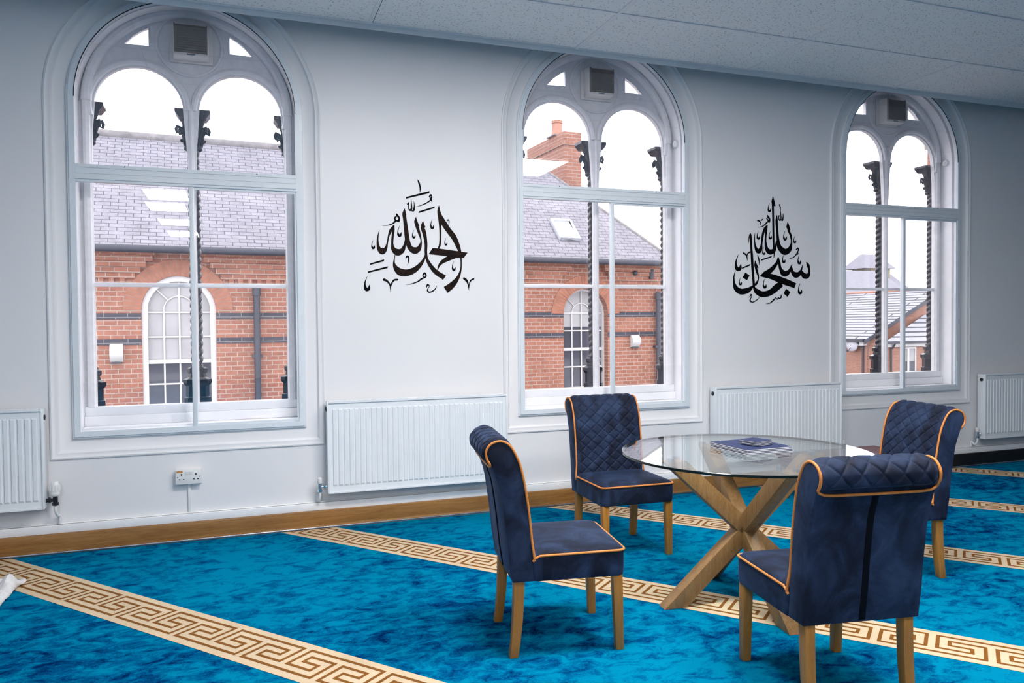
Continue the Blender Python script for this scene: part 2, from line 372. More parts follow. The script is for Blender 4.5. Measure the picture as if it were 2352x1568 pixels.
# ------------------------------------------------------------------ windows
def ringp(m, w, o0, o1, y0, y1, mi=0):
    a, b = outline(w, o0), outline(w, o1)
    m.loft([[(p[0], y0, p[1]) for p in a], [(p[0], y0, p[1]) for p in b], [(p[0], y1, p[1]) for p in b], [(p[0], y1, p[1]) for p in a], [(p[0], y0, p[1]) for p in a]], mi, False)
def arc(cx, cz, r, a0, a1, n, y): return [(cx+r*math.cos(a0+(a1-a0)*k/n), y, cz+r*math.sin(a0+(a1-a0)*k/n)) for k in range(n+1)]
for i, w in enumerate(WIN):
    cx, hw, zb, zs, zl, zu = (w[k] for k in ('cx', 'hw', 'zb', 'zs', 'zl', 'zu')); k = hw/.667
    m = MB(); ringp(m, w, 0, .034, -.012, .030); ringp(m, w, .034, .044, -.004, .030)
    # transom: head of the lower unit and sill of the arched unit
    m.box(cx-hw, cx+hw, -.014, .030, zl, zl+.052); m.box(cx-hw, cx+hw, -.010, .030, zl+.054, zu); m.box(cx-hw, cx+hw, -.020, -.014, zl+.016, zl+.026); m.box(cx-hw, cx+hw, -.014, -.010, zu-.022, zu-.014)
    win = tag(m.build('window_%d' % (i+1), M['alu_white'], smooth=30), kind='structure')
    mu = cx+(.0 if i == 0 else .045 if i == 1 else .01)
    m = MB(); m.box(mu-.012, mu+.017, -.010, .028, zb, zl); m.build('mullion', M['alu_white'], win, bevel=.003)
    m = MB()
    for b in ((mu+.017, cx+hw, -.004, .010, zl-.016, zl), (cx+hw-.012, cx+hw, -.004, .010, zb, zl-.016), (mu+.017, cx+hw-.012, -.004, .010, zb, zb+.016)): m.box(*b)
    m.box(cx+hw-.03, cx+hw-.004, -.010, -.004, zb+.004, zb+.014); m.build('sliding_sash', M['alu_white'], win, smooth=0)
    for dx in (-hw*.58, hw*.62):
        m = MB(); m.lathe([(.004, 0), (.004, .002)], 0, 0, 10)
        o = m.build('screw_cap', M['dark_metal'], win); o.rotation_euler = (PI/2, 0, 0); o.location = (cx+dx, -.010, zu-.007)
    arcw = [p for p in outline(w, .004) if p[1] >= zs-1e-6]
    m = MB(); m.plate([(cx-hw-.004, zu-.002)]+arcw+[(cx+hw+.004, zu-.002)], [], xz, .008, .0095); m.build('arched_pane', M['pane'], win, smooth=0)
    for nm, xa, xb, yy in (('left_pane', cx-hw-.004, mu, .018), ('right_pane', mu+.012, cx+hw+.004, .003)):
        m = MB(); m.add([(xa, yy, zb-.004), (xb, yy, zb-.004), (xb, yy, zl+.004), (xa, yy, zl+.004)], [(0,1,2,3)]); m.build(nm, M['pane'], win, smooth=0)
    # moulded plaster architrave around the opening
    m = MB(); prof = [(.171, 0), (.169, -.010), (.160, -.013), (.152, -.007), (.132, -.007), (.124, .006), (.116, .012), (.050, .012), (.044, .004), (.044, .06), (.160, .06)]
    outs = [(outline(w, o), y) for o, y in prof]
    m.loft([[(p[0], y, p[1]) for p in ol] for ol, y in outs], 0, False); m.build('architrave', M['wall'], win, smooth=40)
    m = MB(); m.tube(arc(cx, zs, hw+.0005, 0, PI, 40, -.0105), .0032, 6); m.build('gasket', M['dark_metal'], win)
    # deep white reveal, inner sill and bottom rail of the old window
    m = MB(); ringp(m, w, .006, .150, .061, .19); m.build('reveal', M['gloss_white'], win, smooth=40)
    m = MB(); m.box(cx-hw-.006, cx+hw+.006, .07, .19, zb-.02, zb+.012); m.box(cx-hw-.006, cx+hw+.006, .150, .19, zb+.012, zb+.075)
    m.box(cx-hw-.006, cx+hw+.006, .172, .19, zb+.075, zb+.135); m.build('sill', M['gloss_white'], win, bevel=.004)
    # tracery plate: two lights, two spandrel openings
    zbot = zb+.135; ju, ml = .605*k, .021; ac, ar, az = .318*k, .268*k, zs+.012
    def light(sg):
        L = [(sg*ju, zbot), (sg*ju, zs-.38), (sg*(ju-.004), zs-.15)]
        L += [(sg*(ac+ar*math.cos(PI*q/24)), az+ar*math.sin(PI*q/24)) for q in range(25)]
        L += [(sg*(ml+.013), zs-.2), (sg*(ml+.002), zs-.42), (sg*ml, zs-.6), (sg*ml, zbot)]
        return [(cx+a, b) for a, b in L]
    spz = zs+.42
    sp = [[(cx+sg*a*k, spz+b) for a, b in ((.250, 0), (.405, -.003), (.355, .055), (.300, .098), (.250, .125))] for sg in (-1, 1)]
    m = MB(); m.plate(outline(w, .035, zb=zbot-.02), [light(-1), light(1)]+sp, xz, .191, .226); 
    tr = m.build('tracery', M['stone_white'], win, smooth=30)
    m = MB(); yf = .188
    m.tube(arc(cx, zs+.03, .628*k, 0, PI, 40, yf-.004), .034, 10)                  # big arch roll
    for sg in (-1, 1):
        m.tube([(cx+sg*.633*k, yf, zbot)]+[(cx+sg*.632*k, yf, zs-.9+.93*q/6) for q in range(7)], .026, 8)
        m.tube(arc(cx+sg*ac, az, ar+.033, -.25 if sg > 0 else PI+.25, PI-.02 if sg > 0 else .02, 28, yf), .022, 8)
        m.tube([(cx+sg*a*k, yf, b) for a, b in ((.250, spz), (.405, spz-.003), (.355, spz+.055), (.300, spz+.098), (.250, spz+.125), (.250, spz))], .005, 6)
    m.tube([(cx, yf+.004, zbot+q*(zs+.02-zbot)/8) for q in range(9)], .018, 8)
    m.tube(arc(cx, zs+.455, .205*k, 0, 2*PI, 40, yf)[:-1], .011, 8, closed=True)
    m.build('tracery_moulding', M['stone_white'], tr)
    m = MB(); zt = 1.682+(.012 if i else -.006)
    m.box(cx-ju-.004, cx+ju+.004, .192, .216, zt-.014, zt+.014); m.build('glazing_bar', M['gloss_white'], win, bevel=.004)
    m = MB(); m.add([(cx-ju, .222, zbot), (cx+ju, .222, zbot), (cx+ju, .222, zs+.56), (cx-ju, .222, zs+.56)], [(0,1,2,3)]); m.build('outer_pane', M['pane'], win, smooth=0)
    m = MB(); m.box(cx-.80, cx+.80, .24, .46, zbot-.16, zbot-.02); m.build('outer_sill', M['iron_stone'], win, bevel=.01)

    # extractor fan on the oculus
    pos = ('left', 'middle', 'right')[i]
    t = thing('extractor_fan', 'boxy cream extractor fan with brown slatted grille at the top of the %s arched window' % pos, 'extractor fan', (cx+(.012, .0, -.004)[i], .186, zs+.455), 0, 'extractor fans in the arched windows')
    m = MB(); m.box(-.135, .135, -.016, 0, -.125, .125); m.build('back_plate', M['cream_plastic'], t, bevel=.006)
    m = MB(); fr = lambda y, a, b: [(-a, y, -b), (a, y, -b), (a, y, b), (-a, y, b)]
    m.hexa([(-.113,-.016,-.113), (.113,-.016,-.113), (.113,-.016,.113), (-.113,-.016,.113)], [(-.107,-.105,-.107), (.107,-.105,-.107), (.107,-.105,.107), (-.107,-.105,.107)])
    m.build('housing', M['cream_plastic'], t, bevel=.008)
    m = MB(); m.box(-.097, .097, -.108, -.104, -.085, .097)
    for q in range(12): m.hexa([(-.096,-.124,-.084+q*.0152), (.096,-.124,-.084+q*.0152), (.096,-.107,-.078+q*.0152), (-.096,-.107,-.078+q*.0152)], [(-.096,-.124,-.077+q*.0152), (.096,-.124,-.077+q*.0152), (.096,-.107,-.073+q*.0152), (-.096,-.107,-.073+q*.0152)])
    m.box(-.102, -.096, -.124, -.104, -.088, .10); m.box(.096, .102, -.124, -.104, -.088, .10); m.build('grille', M['brown_plastic'], t, smooth=0)
    m = MB(); m.box(-.025, .025, -.1075, -.105, -.099, -.091); m.build('badge', flat('grey_badge', (.12,.13,.16), .4) if i == 0 else bpy.data.materials['grey_badge'], t, smooth=0)
    m = MB(); m.tube([(.02, -.012, .12), (.018, -.02, .17), (.02, -.01, .24)], .003, 6); m.build('cord', M['plastic'], t)
# round detectors on the right reveals
for i, nm in ((1, 'middle'), (2, 'right')):
    w = WIN[i]; t = thing('sensor', 'small round white sensor on the right reveal of the %s arched window' % nm, 'sensor', (w['cx']+w['hw']+.006, .125, w['zs']+.02), 0, 'round sensors on window reveals')
    m = MB(); m.lathe([(.033, 0), (.033, .012), (.026, .022), (.020, .024)], 0, 0, 24); o = m.build('base', M['plastic'], t, smooth=50); o.rotation_euler = (0, -PI/2, 0)
    m = MB(); m.sphere((0,0,.022), .015, sc=(1,1,.7)); o = m.build('lens', M['plastic'], t, smooth=80); o.rotation_euler = (0, -PI/2, 0)

# ------------------------------------------------------------------ twisted columns outside each window
def make_column():
    t = thing('spiral_column', 'x', 'column')
    m = MB(); n, H0, H1 = 28, .26, 1.76; rings = []
    for q in range(201):
        z = H0+(H1-H0)*q/200
        rings.append([((.031+.010*abs(math.cos(a-2*PI*z/.105)))*math.cos(a), (.031+.010*abs(math.cos(a-2*PI*z/.105)))*math.sin(a), z) for a in (2*PI*j/n for j in range(n))])
    m.loft(rings)
    m.build('shaft', M['iron_stone'], t, smooth=60)
    m = MB(); m.lathe([(.085, 0), (.085, .05), (.075, .055), (.075, .13), (.092, .15), (.092, .175), (.06, .19), (.055, .215), (.066, .225), (.066, .25), (.048, .262), (.045, .275)], 0, 0, 8)
    m.v = [(x, y if y > 0 else y*.46, z) for x, y, z in m.v]; m.build('base', M['iron_stone'], t, smooth=20)
    m = MB(); m.lathe([(.046, 1.74), (.060, 1.752), (.060, 1.768), (.047, 1.78), (.048, 1.83), (.058, 1.89), (.078, 1.945), (.092, 1.965)], 0, 0, 20)
    m.hexa([(-.085,-.085,1.96), (.085,-.085,1.96), (.085,.085,1.96), (-.085,.085,1.96)], [(-.112,-.086,2.0), (.112,-.086,2.0), (.112,.10,2.0), (-.112,.10,2.0)])
    m.box(-.112, .112, -.088, .10, 2.0, 2.02)
    for q in range(8):
        a = 2*PI*q/8+.2; ca, sa = math.cos(a), math.sin(a)*.78
        m.tube([(ca*r, sa*r, z) for r, z in ((.050,1.80), (.062,1.85), (.082,1.895), (.100,1.905), (.108,1.885), (.102,1.862), (.088,1.868))], [.010,.013,.013,.012,.011,.010,.006], 6)
        a += PI/8; ca, sa = math.cos(a), math.sin(a)*.8
        m.tube([(ca*r, sa*r, z) for r, z in ((.050,1.76), (.058,1.80), (.070,1.825), (.078,1.815), (.074,1.80))], [.009,.011,.011,.009,.005], 6)
    m.v = [(x, y if y > 0 else y*.40, z) for x, y, z in m.v]; m.build('capital', M['iron_stone'], t, smooth=50)
    return t
col0 = make_column(); first = True
for i, w in enumerate(WIN):
    k = w['hw']/.667
    for sx, nm in ((-.652, 'left jamb'), (.006, 'centre mullion'), (.652, 'right jamb')):
        o = col0 if first else copy_tree(col0); first = False
        o.location = (w['cx']+sx*k, .272, w['zb']+.115)
        o['label'] = 'black twisted stone column outside the %s arched window, at its %s' % (('left', 'middle', 'right')[i], nm)
        o['group'] = 'twisted columns outside the windows'

# ------------------------------------------------------------------ radiators
def radiator(label, x0, x1, z0, z1, valve, plug):
    t = thing('radiator', label, 'radiator', (x0, 0, z0), 0, 'panel radiators under the windows'); Wd, H = x1-x0, z1-z0
    m = MB(); m.box(.012, Wd-.012, -.112, -.104, .006, H-.012)
    n = max(1, int((Wd-.05)/.0375)); x = (Wd-n*.0375)/2
    for q in range(n):
        a = x+q*.0375
        m.hexa([(a+.003,-.112,.048), (a+.0335,-.112,.048), (a+.0335,-.112,H-.052), (a+.003,-.112,H-.052)], [(a+.0085,-.1185,.060), (a+.028,-.1185,.060), (a+.028,-.1185,H-.058), (a+.0085,-.1185,H-.058)])
    m.box(.012, Wd-.012, -.060, -.052, .006, H-.012); m.box(.05, Wd-.05, -.10, -.06, .02, .05); m.build('panel', M['rad_white'], t, smooth=0)
    for a in (0, Wd-.012):
        m = MB(); m.box(a, a+.012, -.120, -.034, .0, H); m.build('side_cover', M['rad_white'], t, bevel=.004)
    m = MB(); m.box(.012, Wd-.012, -.120, -.102, H-.012, H); m.box(.012, Wd-.012, -.050, -.034, H-.012, H); m.box(.012, Wd-.012, -.119, -.112, .0, .010)
    q = .016
    while q < Wd-.02: m.box(q, q+.007, -.102, -.050, H-.012, H-.002); q += .0145
    m.build('top_grille', M['rad_white'], t, smooth=0)
    for a in (.06, Wd-.09):
        m = MB(); m.box(a, a+.03, -.052, -.001, .06, H-.06); m.build('bracket', M['rad_white'], t, smooth=0)
    xs = 0 if plug == 'left' else Wd; sg = -1 if plug == 'left' else 1
    m = MB(); m.lathe([(.017, 0), (.017, .004), (.010, .006)], 0, 0, 16); o = m.build('air_plug', M['black'], t); o.rotation_euler = (0, sg*PI/2, 0); o.location = (xs, -.078, H-.052)
    vx = 0 if valve == 'left' else Wd; sg = -1 if valve == 'left' else 1; yv = -.078
    m = MB(); m.tube([(vx, yv, .045), (vx+sg*.048, yv, .045)], [.012, .010], 10); m.tube([(vx+sg*.012, yv, .045), (vx+sg*.026, yv, .045)], .017, 6)
    m.tube([(vx+sg*.05, yv, .015), (vx+sg*.05, yv, .075)], .014, 10); m.tube([(vx+sg*.05, yv, .012), (vx+sg*.05, yv, .03)], .018, 6)
    m.build('valve_body', M['steel'] if valve == 'left' else M['dark_metal'], t, smooth=50)
    m = MB()
    if valve == 'right' and 'far left' in label:
        m.lathe([(.020, .07), (.026, .078), (.026, .088), (.024, .094), (.026, .10), (.026, .135), (.022, .156), (.018, .160)], vx+sg*.05, yv, 20)
        for q in range(10):
            a = 2*PI*q/10; m.tube([(vx+sg*.05+.026*math.cos(a), yv+.026*math.sin(a), .102), (vx+sg*.05+.025*math.cos(a), yv+.025*math.sin(a), .14)], .004, 5)
    else: m.lathe([(.014, .07), (.016, .075), (.015, .105), (.010, .11)], vx+sg*.05, yv, 16)
    m.build('valve_head', M['plastic'], t, smooth=40)
    m = MB(); xp = vx+sg*.05
    m.tube(cr([(xp, yv, .02), (xp, yv, -.02), (xp+sg*.004, yv+.022, -.055), (xp+sg*.010, -.021, .225-z0), (xp+sg*.010, -.019, .1775-z0)], 5), .0085, 10); m.build('pipe', M['pipe_white'], t, smooth=60)
radiator('white panel radiator at the far left edge with a white thermostat valve', -2.14, -.848, .293, .902, 'right', 'right')
radiator('white panel radiator between the left and middle windows, below the brown lettering', .836, 2.14, .245, .876, 'left', 'left')
radiator('white panel radiator behind the glass table, below the black lettering', 3.945, 5.245, .238, .860, 'right', 'left')
radiator('white panel radiator at the far right edge beyond the right window', 6.955, 8.25, .258, .876, 'left', 'left')

# ------------------------------------------------------------------ twin power socket and its cable trunking
t = thing('power_socket', 'white twin wall socket with an orange sticker below the left window', 'power socket', (-.042, 0, .418))
m = MB(); m.box(-.078, .078, -.036, -.0005, -.047, .047); m.build('back_box', M['plastic'], t, bevel=.003)
m = MB(); m.box(-.080, .080, -.045, -.036, -.049, .049); m.build('face_plate', M['plastic'], t, bevel=.004)
for sx in (-.043, .043):
    m = MB(); m.box(sx-.0035, sx+.0035, -.0462, -.0445, .008, .022); m.build('earth_slot', M['black'], t, smooth=0)
    for d in (-.012, .012):
        m = MB(); m.box(sx+d-.005, sx+d+.005, -.0462, -.0445, -.020, -.014); m.build('pin_slot', M['black'], t, smooth=0)
for sx in (-.012, .0125):
    m = MB(); m.hexa([(sx-.011,-.045,.010), (sx+.011,-.045,.010), (sx+.011,-.045,.036), (sx-.011,-.045,.036)], [(sx-.010,-.0465,.012), (sx+.010,-.0465,.012), (sx+.010,-.050,.034), (sx-.010,-.050,.034)]); m.build('rocker_switch', M['plastic'], t, smooth=0)
for sx in (-.067, .067):
    m = MB(); m.box(sx-.004, sx+.004, -.0458, -.0445, -.004, .001); m.build('screw', M['dark_metal'], t, smooth=0)
m = MB(); m.box(-.074, -.036, -.0456, -.0448, .028, .041); m.build('sticker', M['label_orange'], t, smooth=0)
m = MB(); m.box(-.051, -.033, -.012, -.0005, .1765, .371); tag(m.build('cable_trunking', M['plastic'], bevel=.003), 'thin white cable trunking running down from the wall socket', 'cable trunking')

# ------------------------------------------------------------------ wall lettering (flat vinyl cut-outs)
def lettering(name, label, mats, to_world, ribbons, polys, small):
    t = thing(name, label, 'wall lettering', (0, 0, 0))
    cnt = [0]
    def ribbon(m, pts, mi, round_ends=False):
        P = cr(pts, 7); L = []; R = []
        if round_ends:                          # rounded pen ends on the small marks
            for end in (0, -1):
                a, b = (P[0], P[1]) if end == 0 else (P[-1], P[-2]); d = math.hypot(a[0]-b[0], a[1]-b[1]) or 1
                ext = [(a[0]+(a[0]-b[0])/d*a[2]*math.sin(q), a[1]+(a[1]-b[1])/d*a[2]*math.sin(q), a[2]*math.cos(q)) for q in (.5, 1.0, 1.35, 1.52)]
                P = ext[::-1]+P if end == 0 else P+ext
        for i, (x, y, h) in enumerate(P):
            a, b = P[max(i-1, 0)], P[min(i+1, len(P)-1)]; dx, dy = b[0]-a[0], b[1]-a[1]; d = math.hypot(dx, dy) or 1; h = max(h, .6)
            L.append((x-dy/d*h, y+dx/d*h)); R.append((x+dy/d*h, y-dx/d*h))
        yy = -.0012-.00002*cnt[0]; cnt[0] += 1
        rows = [[(*to_world(*l), 0), (*to_world(*r), 0)] for l, r in zip(L, R)]
        f = [[(p[0], yy-.00002*i, p[1]) for p in r] for i, r in enumerate(rows)]; k = [[(p[0], -.0003, p[1]) for p in r] for r in rows]
        m.grid(f, mi); m.grid([[a[0], b[0]] for a, b in zip(f, k)], mi); m.grid([[a[1], b[1]] for a, b in zip(f, k)], mi)
    def poly(m, pts, mi):
        yy = -.0012-.00002*cnt[0]; cnt[0] += 1
        m.plate([to_world(*p) for p in pts], [], xz, yy, -.0003, mi)
    m = MB()
    for r in ribbons: ribbon(m, r, 0)
    for p in polys[0]: poly(m, p, 0)
    m.build('large_letters', mats[0], t, smooth=0)
    for r in small:
        m = MB(); ribbon(m, r, 0, True); m.build('vowel_mark', mats[1], t, smooth=0)
    for p in polys[1]:
        m = MB(); poly(m, p, 0); m.build('vowel_mark', mats[1], t, smooth=0)
def hook(x, y, s): return [(x+a*s, y+b*s, max(h*s, .8)) for a, b, h in ((2, -68, 1), (-12, -32, 4), (-17, 0, 6), (-13, 28, 12), (0, 42, 15), (14, 32, 11), (19, 4, 2))]
def bil(q):                                     # four wall corners (top left, top right, bottom left, bottom right) -> mapping of 0..1
    def f(a, b): return tuple((q[0][i]*(1-a)+q[1][i]*a)*(1-b)+(q[2][i]*(1-a)+q[3][i]*a)*b for i in (0, 1))
    return f
f1 = bil([(1.1226, 2.416), (1.938, 2.461), (1.113, 1.615), (1.930, 1.619)])
w1 = lambda x, y: f1((x*.18495-15)/255, (y*.18495-13)/262)
A = [[(268,690,2),(250,790,9),(250,860,14),(265,920,24),(305,952,42),(345,920,20),(365,850,9),(380,770,10),(405,700,18),(437,650,15),(446,630,6)],
 [(440,640,12),(438,700,16),(428,790,14),(425,870,15),(440,930,28),(490,967,42),(545,945,30),(575,880,16),(590,800,10)],
 [(577,425,2),(570,485,22),(578,560,22),(592,680,26),(605,790,28),(620,860,30),(650,920,32),(700,945,42),(745,925,32),(772,870,16),(778,830,8),(770,780,9),(745,700,17),(722,620,20),(710,580,16),(715,530,2)],
 [(803,578,2),(795,650,22),(815,720,24),(832,800,20),(840,880,17),(838,960,16),(848,1040,16),(880,1110,22),(940,1190,28),(1000,1240,30),(1045,1265,30),(1072,1285,34)],
 [(832,1000,8),(810,1060,16),(760,1130,26),(690,1190,36),(600,1222,42),(520,1212,45),(470,1165,30),(446,1110,14),(450,1050,6),(458,1000,4)],
 [(1200,1015,30),(1110,1050,30),(1040,1090,22),(1000,1140,12),(985,1190,4)],
 [(1002,388,2),(995,460,14),(1010,560,16),(1020,680,14),(1020,800,12),(1012,880,12),(990,925,10)],
 [(1002,388,2),(1015,500,20),(1060,600,34),(1120,690,34),(1190,780,34),(1235,870,28),(1265,950,20),(1280,1030,10),(1285,1100,8),(1280,1180,10),(1255,1260,18),(1210,1330,30),(1150,1390,40),(1087,1434,44)]]
AP = [[(873,990),(920,915),(985,918),(1250,955),(1370,972),(1318,1038),(1180,1040),(1110,1018)], [(714,530),(693,600),(722,650),(757,640),(735,590)], [(577,422),(546,492),(575,520),(598,500)], [(803,577),(771,660),(800,690),(832,655)]]
AS = [[(737,70,3),(750,100,10),(765,150,8),(768,185,7),(765,225,2)],
 [(885,275,10),(900,258,12),(912,275,7),(905,300,12),(888,290,5)], [(915,345,4),(905,315,10),(880,335,8),(830,365,7),(770,388,4),(718,403,1)],
 [(655,308,2),(658,350,6),(660,420,10),(655,450,8)], [(690,340,3),(694,390,6),(690,440,12),(675,458,6),(660,440,6)], [(612,370,9),(625,350,5),(622,385,5),(625,425,5),(640,445,12),(655,430,6)],
 [(470,485,3),(485,510,14),(508,540,9),(500,578,14),(470,570,8),(455,545,10),(475,520,8)], [(512,590,4),(470,575,12),(440,605,9),(380,630,5),(305,640,1)],
 hook(195,877,.92), hook(512,715,1.1), hook(688,748,.88), hook(917,625,1.0), hook(1090,842,.75), hook(1190,1145,.98), hook(122,1368,1.5),
 [(1105,580,4),(1118,565,8),(1132,585,5),(1125,640,2)], [(590,1040,6),(610,1015,10),(625,1040,8),(620,1090,5),(607,1132,1)],
 [(325,1308,16),(360,1325,12),(395,1370,9),(403,1420,6),(404,1465,2)], [(488,1308,12),(445,1315,11),(415,1360,8),(404,1410,4)],
 [(1322,1293,14),(1350,1315,15),(1372,1355,9),(1386,1440,2)], [(1445,1299,11),(1410,1318,9),(1392,1360,6),(1386,1410,3)],
 [(800,1255,8),(820,1225,10),(838,1250,9),(830,1278,8),(803,1268,5)], [(828,1280,8),(780,1300,10),(740,1330,8),(660,1360,5),(590,1368,1)],
 [(845,1400,6),(860,1370,10),(880,1385,5),(870,1410,4),(855,1440,7),(880,1462,8),(930,1445,7),(960,1415,5),(974,1380,1)]]
ASP = [[(592,282),(885,207),(880,235),(592,303)], [(748,460),(950,398),(945,420),(748,482)], [(158,1105),(327,1055),(322,1080),(158,1125)], [(132,1205),(372,1140),(366,1165),(132,1225)]]
lettering('wall_calligraphy', 'dark brown Arabic wall lettering between the left and middle windows', (M['vinyl_brown'], M['vinyl_black']), w1, A, (AP, ASP), AS)
f2 = bil([(4.1982, 2.451), (5.005, 2.490), (4.196, 1.539), (5.005, 1.539)])
w2 = lambda x, y: f2((x*.1786-23)/179, (y*.1786-20)/250)
B = [[(637,150,10),(633,220,13),(637,400,12),(640,600,12),(645,780,10),(650,850,7),(645,905,2)],
 [(687,355,2),(682,430,15),(690,560,15),(700,680,18),(715,760,28),(760,815,38),(800,828,40),(845,800,30),(870,740,14),(875,690,9),(865,620,12),(840,560,14),(830,500,16),(825,450,2)],
 [(680,690,8),(665,770,14),(640,815,28),(595,830,34),(555,790,22),(540,710,12),(540,640,10),(548,560,12),(558,488,8)],
 [(560,488,6),(530,530,14),(505,610,14),(490,720,10),(478,790,22),(450,822,30),(420,790,18),(403,720,8),(400,650,5),(405,590,2)],
 [(348,590,5),(352,640,13),(358,760,13),(367,900,15),(375,1050,15),(385,1180,14),(392,1290,14)], [(345,595,5),(332,640,6),(326,715,2)],
 [(160,1075,3),(142,1150,8),(145,1230,15),(170,1300,30),(230,1340,38),(310,1325,34),(360,1290,20),(385,1265,10)],
 [(405,940,2),(412,1010,12),(430,1080,14),(447,1140,9),(445,1190,8),(425,1230,14),(405,1260,14)],
 [(395,1290,14),(420,1330,30),(480,1370,38),(550,1370,38),(620,1340,38),(690,1280,42),(745,1240,36)],
 [(705,900,8),(690,960,16),(650,1020,24),(600,1070,30),(540,1110,32)], [(520,1118,30),(640,1155,36),(740,1195,42),(850,1235,38),(925,1265,33)],
 [(700,900,8),(715,960,15),(730,1040,18),(770,1105,36),(810,1105,34),(850,1070,20),(875,1010,8),(883,985,2)], [(878,1030,8),(890,1090,22),(930,1125,38),(975,1110,28),(1005,1060,12),(1022,995,2)],
 [(1008,1080,12),(1040,1132,34),(1080,1140,34),(1105,1110,18),(1108,1060,12),(1095,1000,18),(1072,960,4)]]
BP = [[(635,110),(614,180),(622,235),(668,245),(655,185)], [(822,446),(806,515),(835,545),(863,552),(848,500)], [(405,935),(394,1010),(425,1032),(452,1042),(435,1000)], [(466,1142),(520,1083),(580,1085),(560,1170)],
      [(283,1095),(338,1130),(306,1195),(250,1160)], [(805,1303),(860,1345),(825,1410),(772,1365)], [(687,355),(666,420),(670,450),(700,440)]]
BS = [[(560,355,4),(575,385,12),(590,410,10),(585,440,10),(560,410,8),(555,395,6)], [(592,450,5),(565,445,9),(530,480,8),(490,505,5),(448,517,1)],
 [(440,425,10),(460,435,8),(475,455,5),(477,490,2)], [(498,413,8),(480,432,5)],
 hook(588,270,.9), hook(448,622,.9), hook(600,622,.85), hook(790,628,1.0), hook(918,678,.75), hook(517,823,.8), hook(774,925,.9), hook(978,935,1.0), hook(222,1215,.8), hook(528,1245,1.0), hook(988,1312,1.15), hook(195,982,1.7),
 [(715,220,4),(728,260,7),(730,300,4),(735,345,5),(738,400,6),(725,425,8),(708,400,5),(712,365,6)], [(765,340,3),(765,390,6),(755,425,9),(740,410,5)],
 [(940,800,8),(958,782,9),(968,805,6),(955,825,7)], [(960,865,4),(955,835,8),(925,880,6),(880,908,5),(838,918,1)],
 [(438,875,5),(452,920,8),(458,960,5),(455,1000,1)], [(262,845,10),(285,860,9),(303,890,7),(308,940,2)], [(340,832,10),(315,850,7),(305,880,5)],
 [(340,1410,5),(355,1380,10),(365,1400,5),(350,1430,5),(345,1460,9),(380,1475,6),(430,1445,5),(460,1412,1)],
 [(740,1380,3),(738,1415,9),(715,1430,7),(705,1415,5),(690,1440,6),(670,1420,5),(650,1440,7),(620,1470,7),(590,1490,5),(543,1498,1)]]
BSP = [[(487,925),(620,880),(612,900),(487,942)], [(243,1030),(345,985),(345,1005),(243,1047)]]
lettering('wall_calligraphy', 'black Arabic wall lettering between the middle and right windows', (M['vinyl_black'], M['vinyl_black']), w2, B, (BP, BSP), BS)

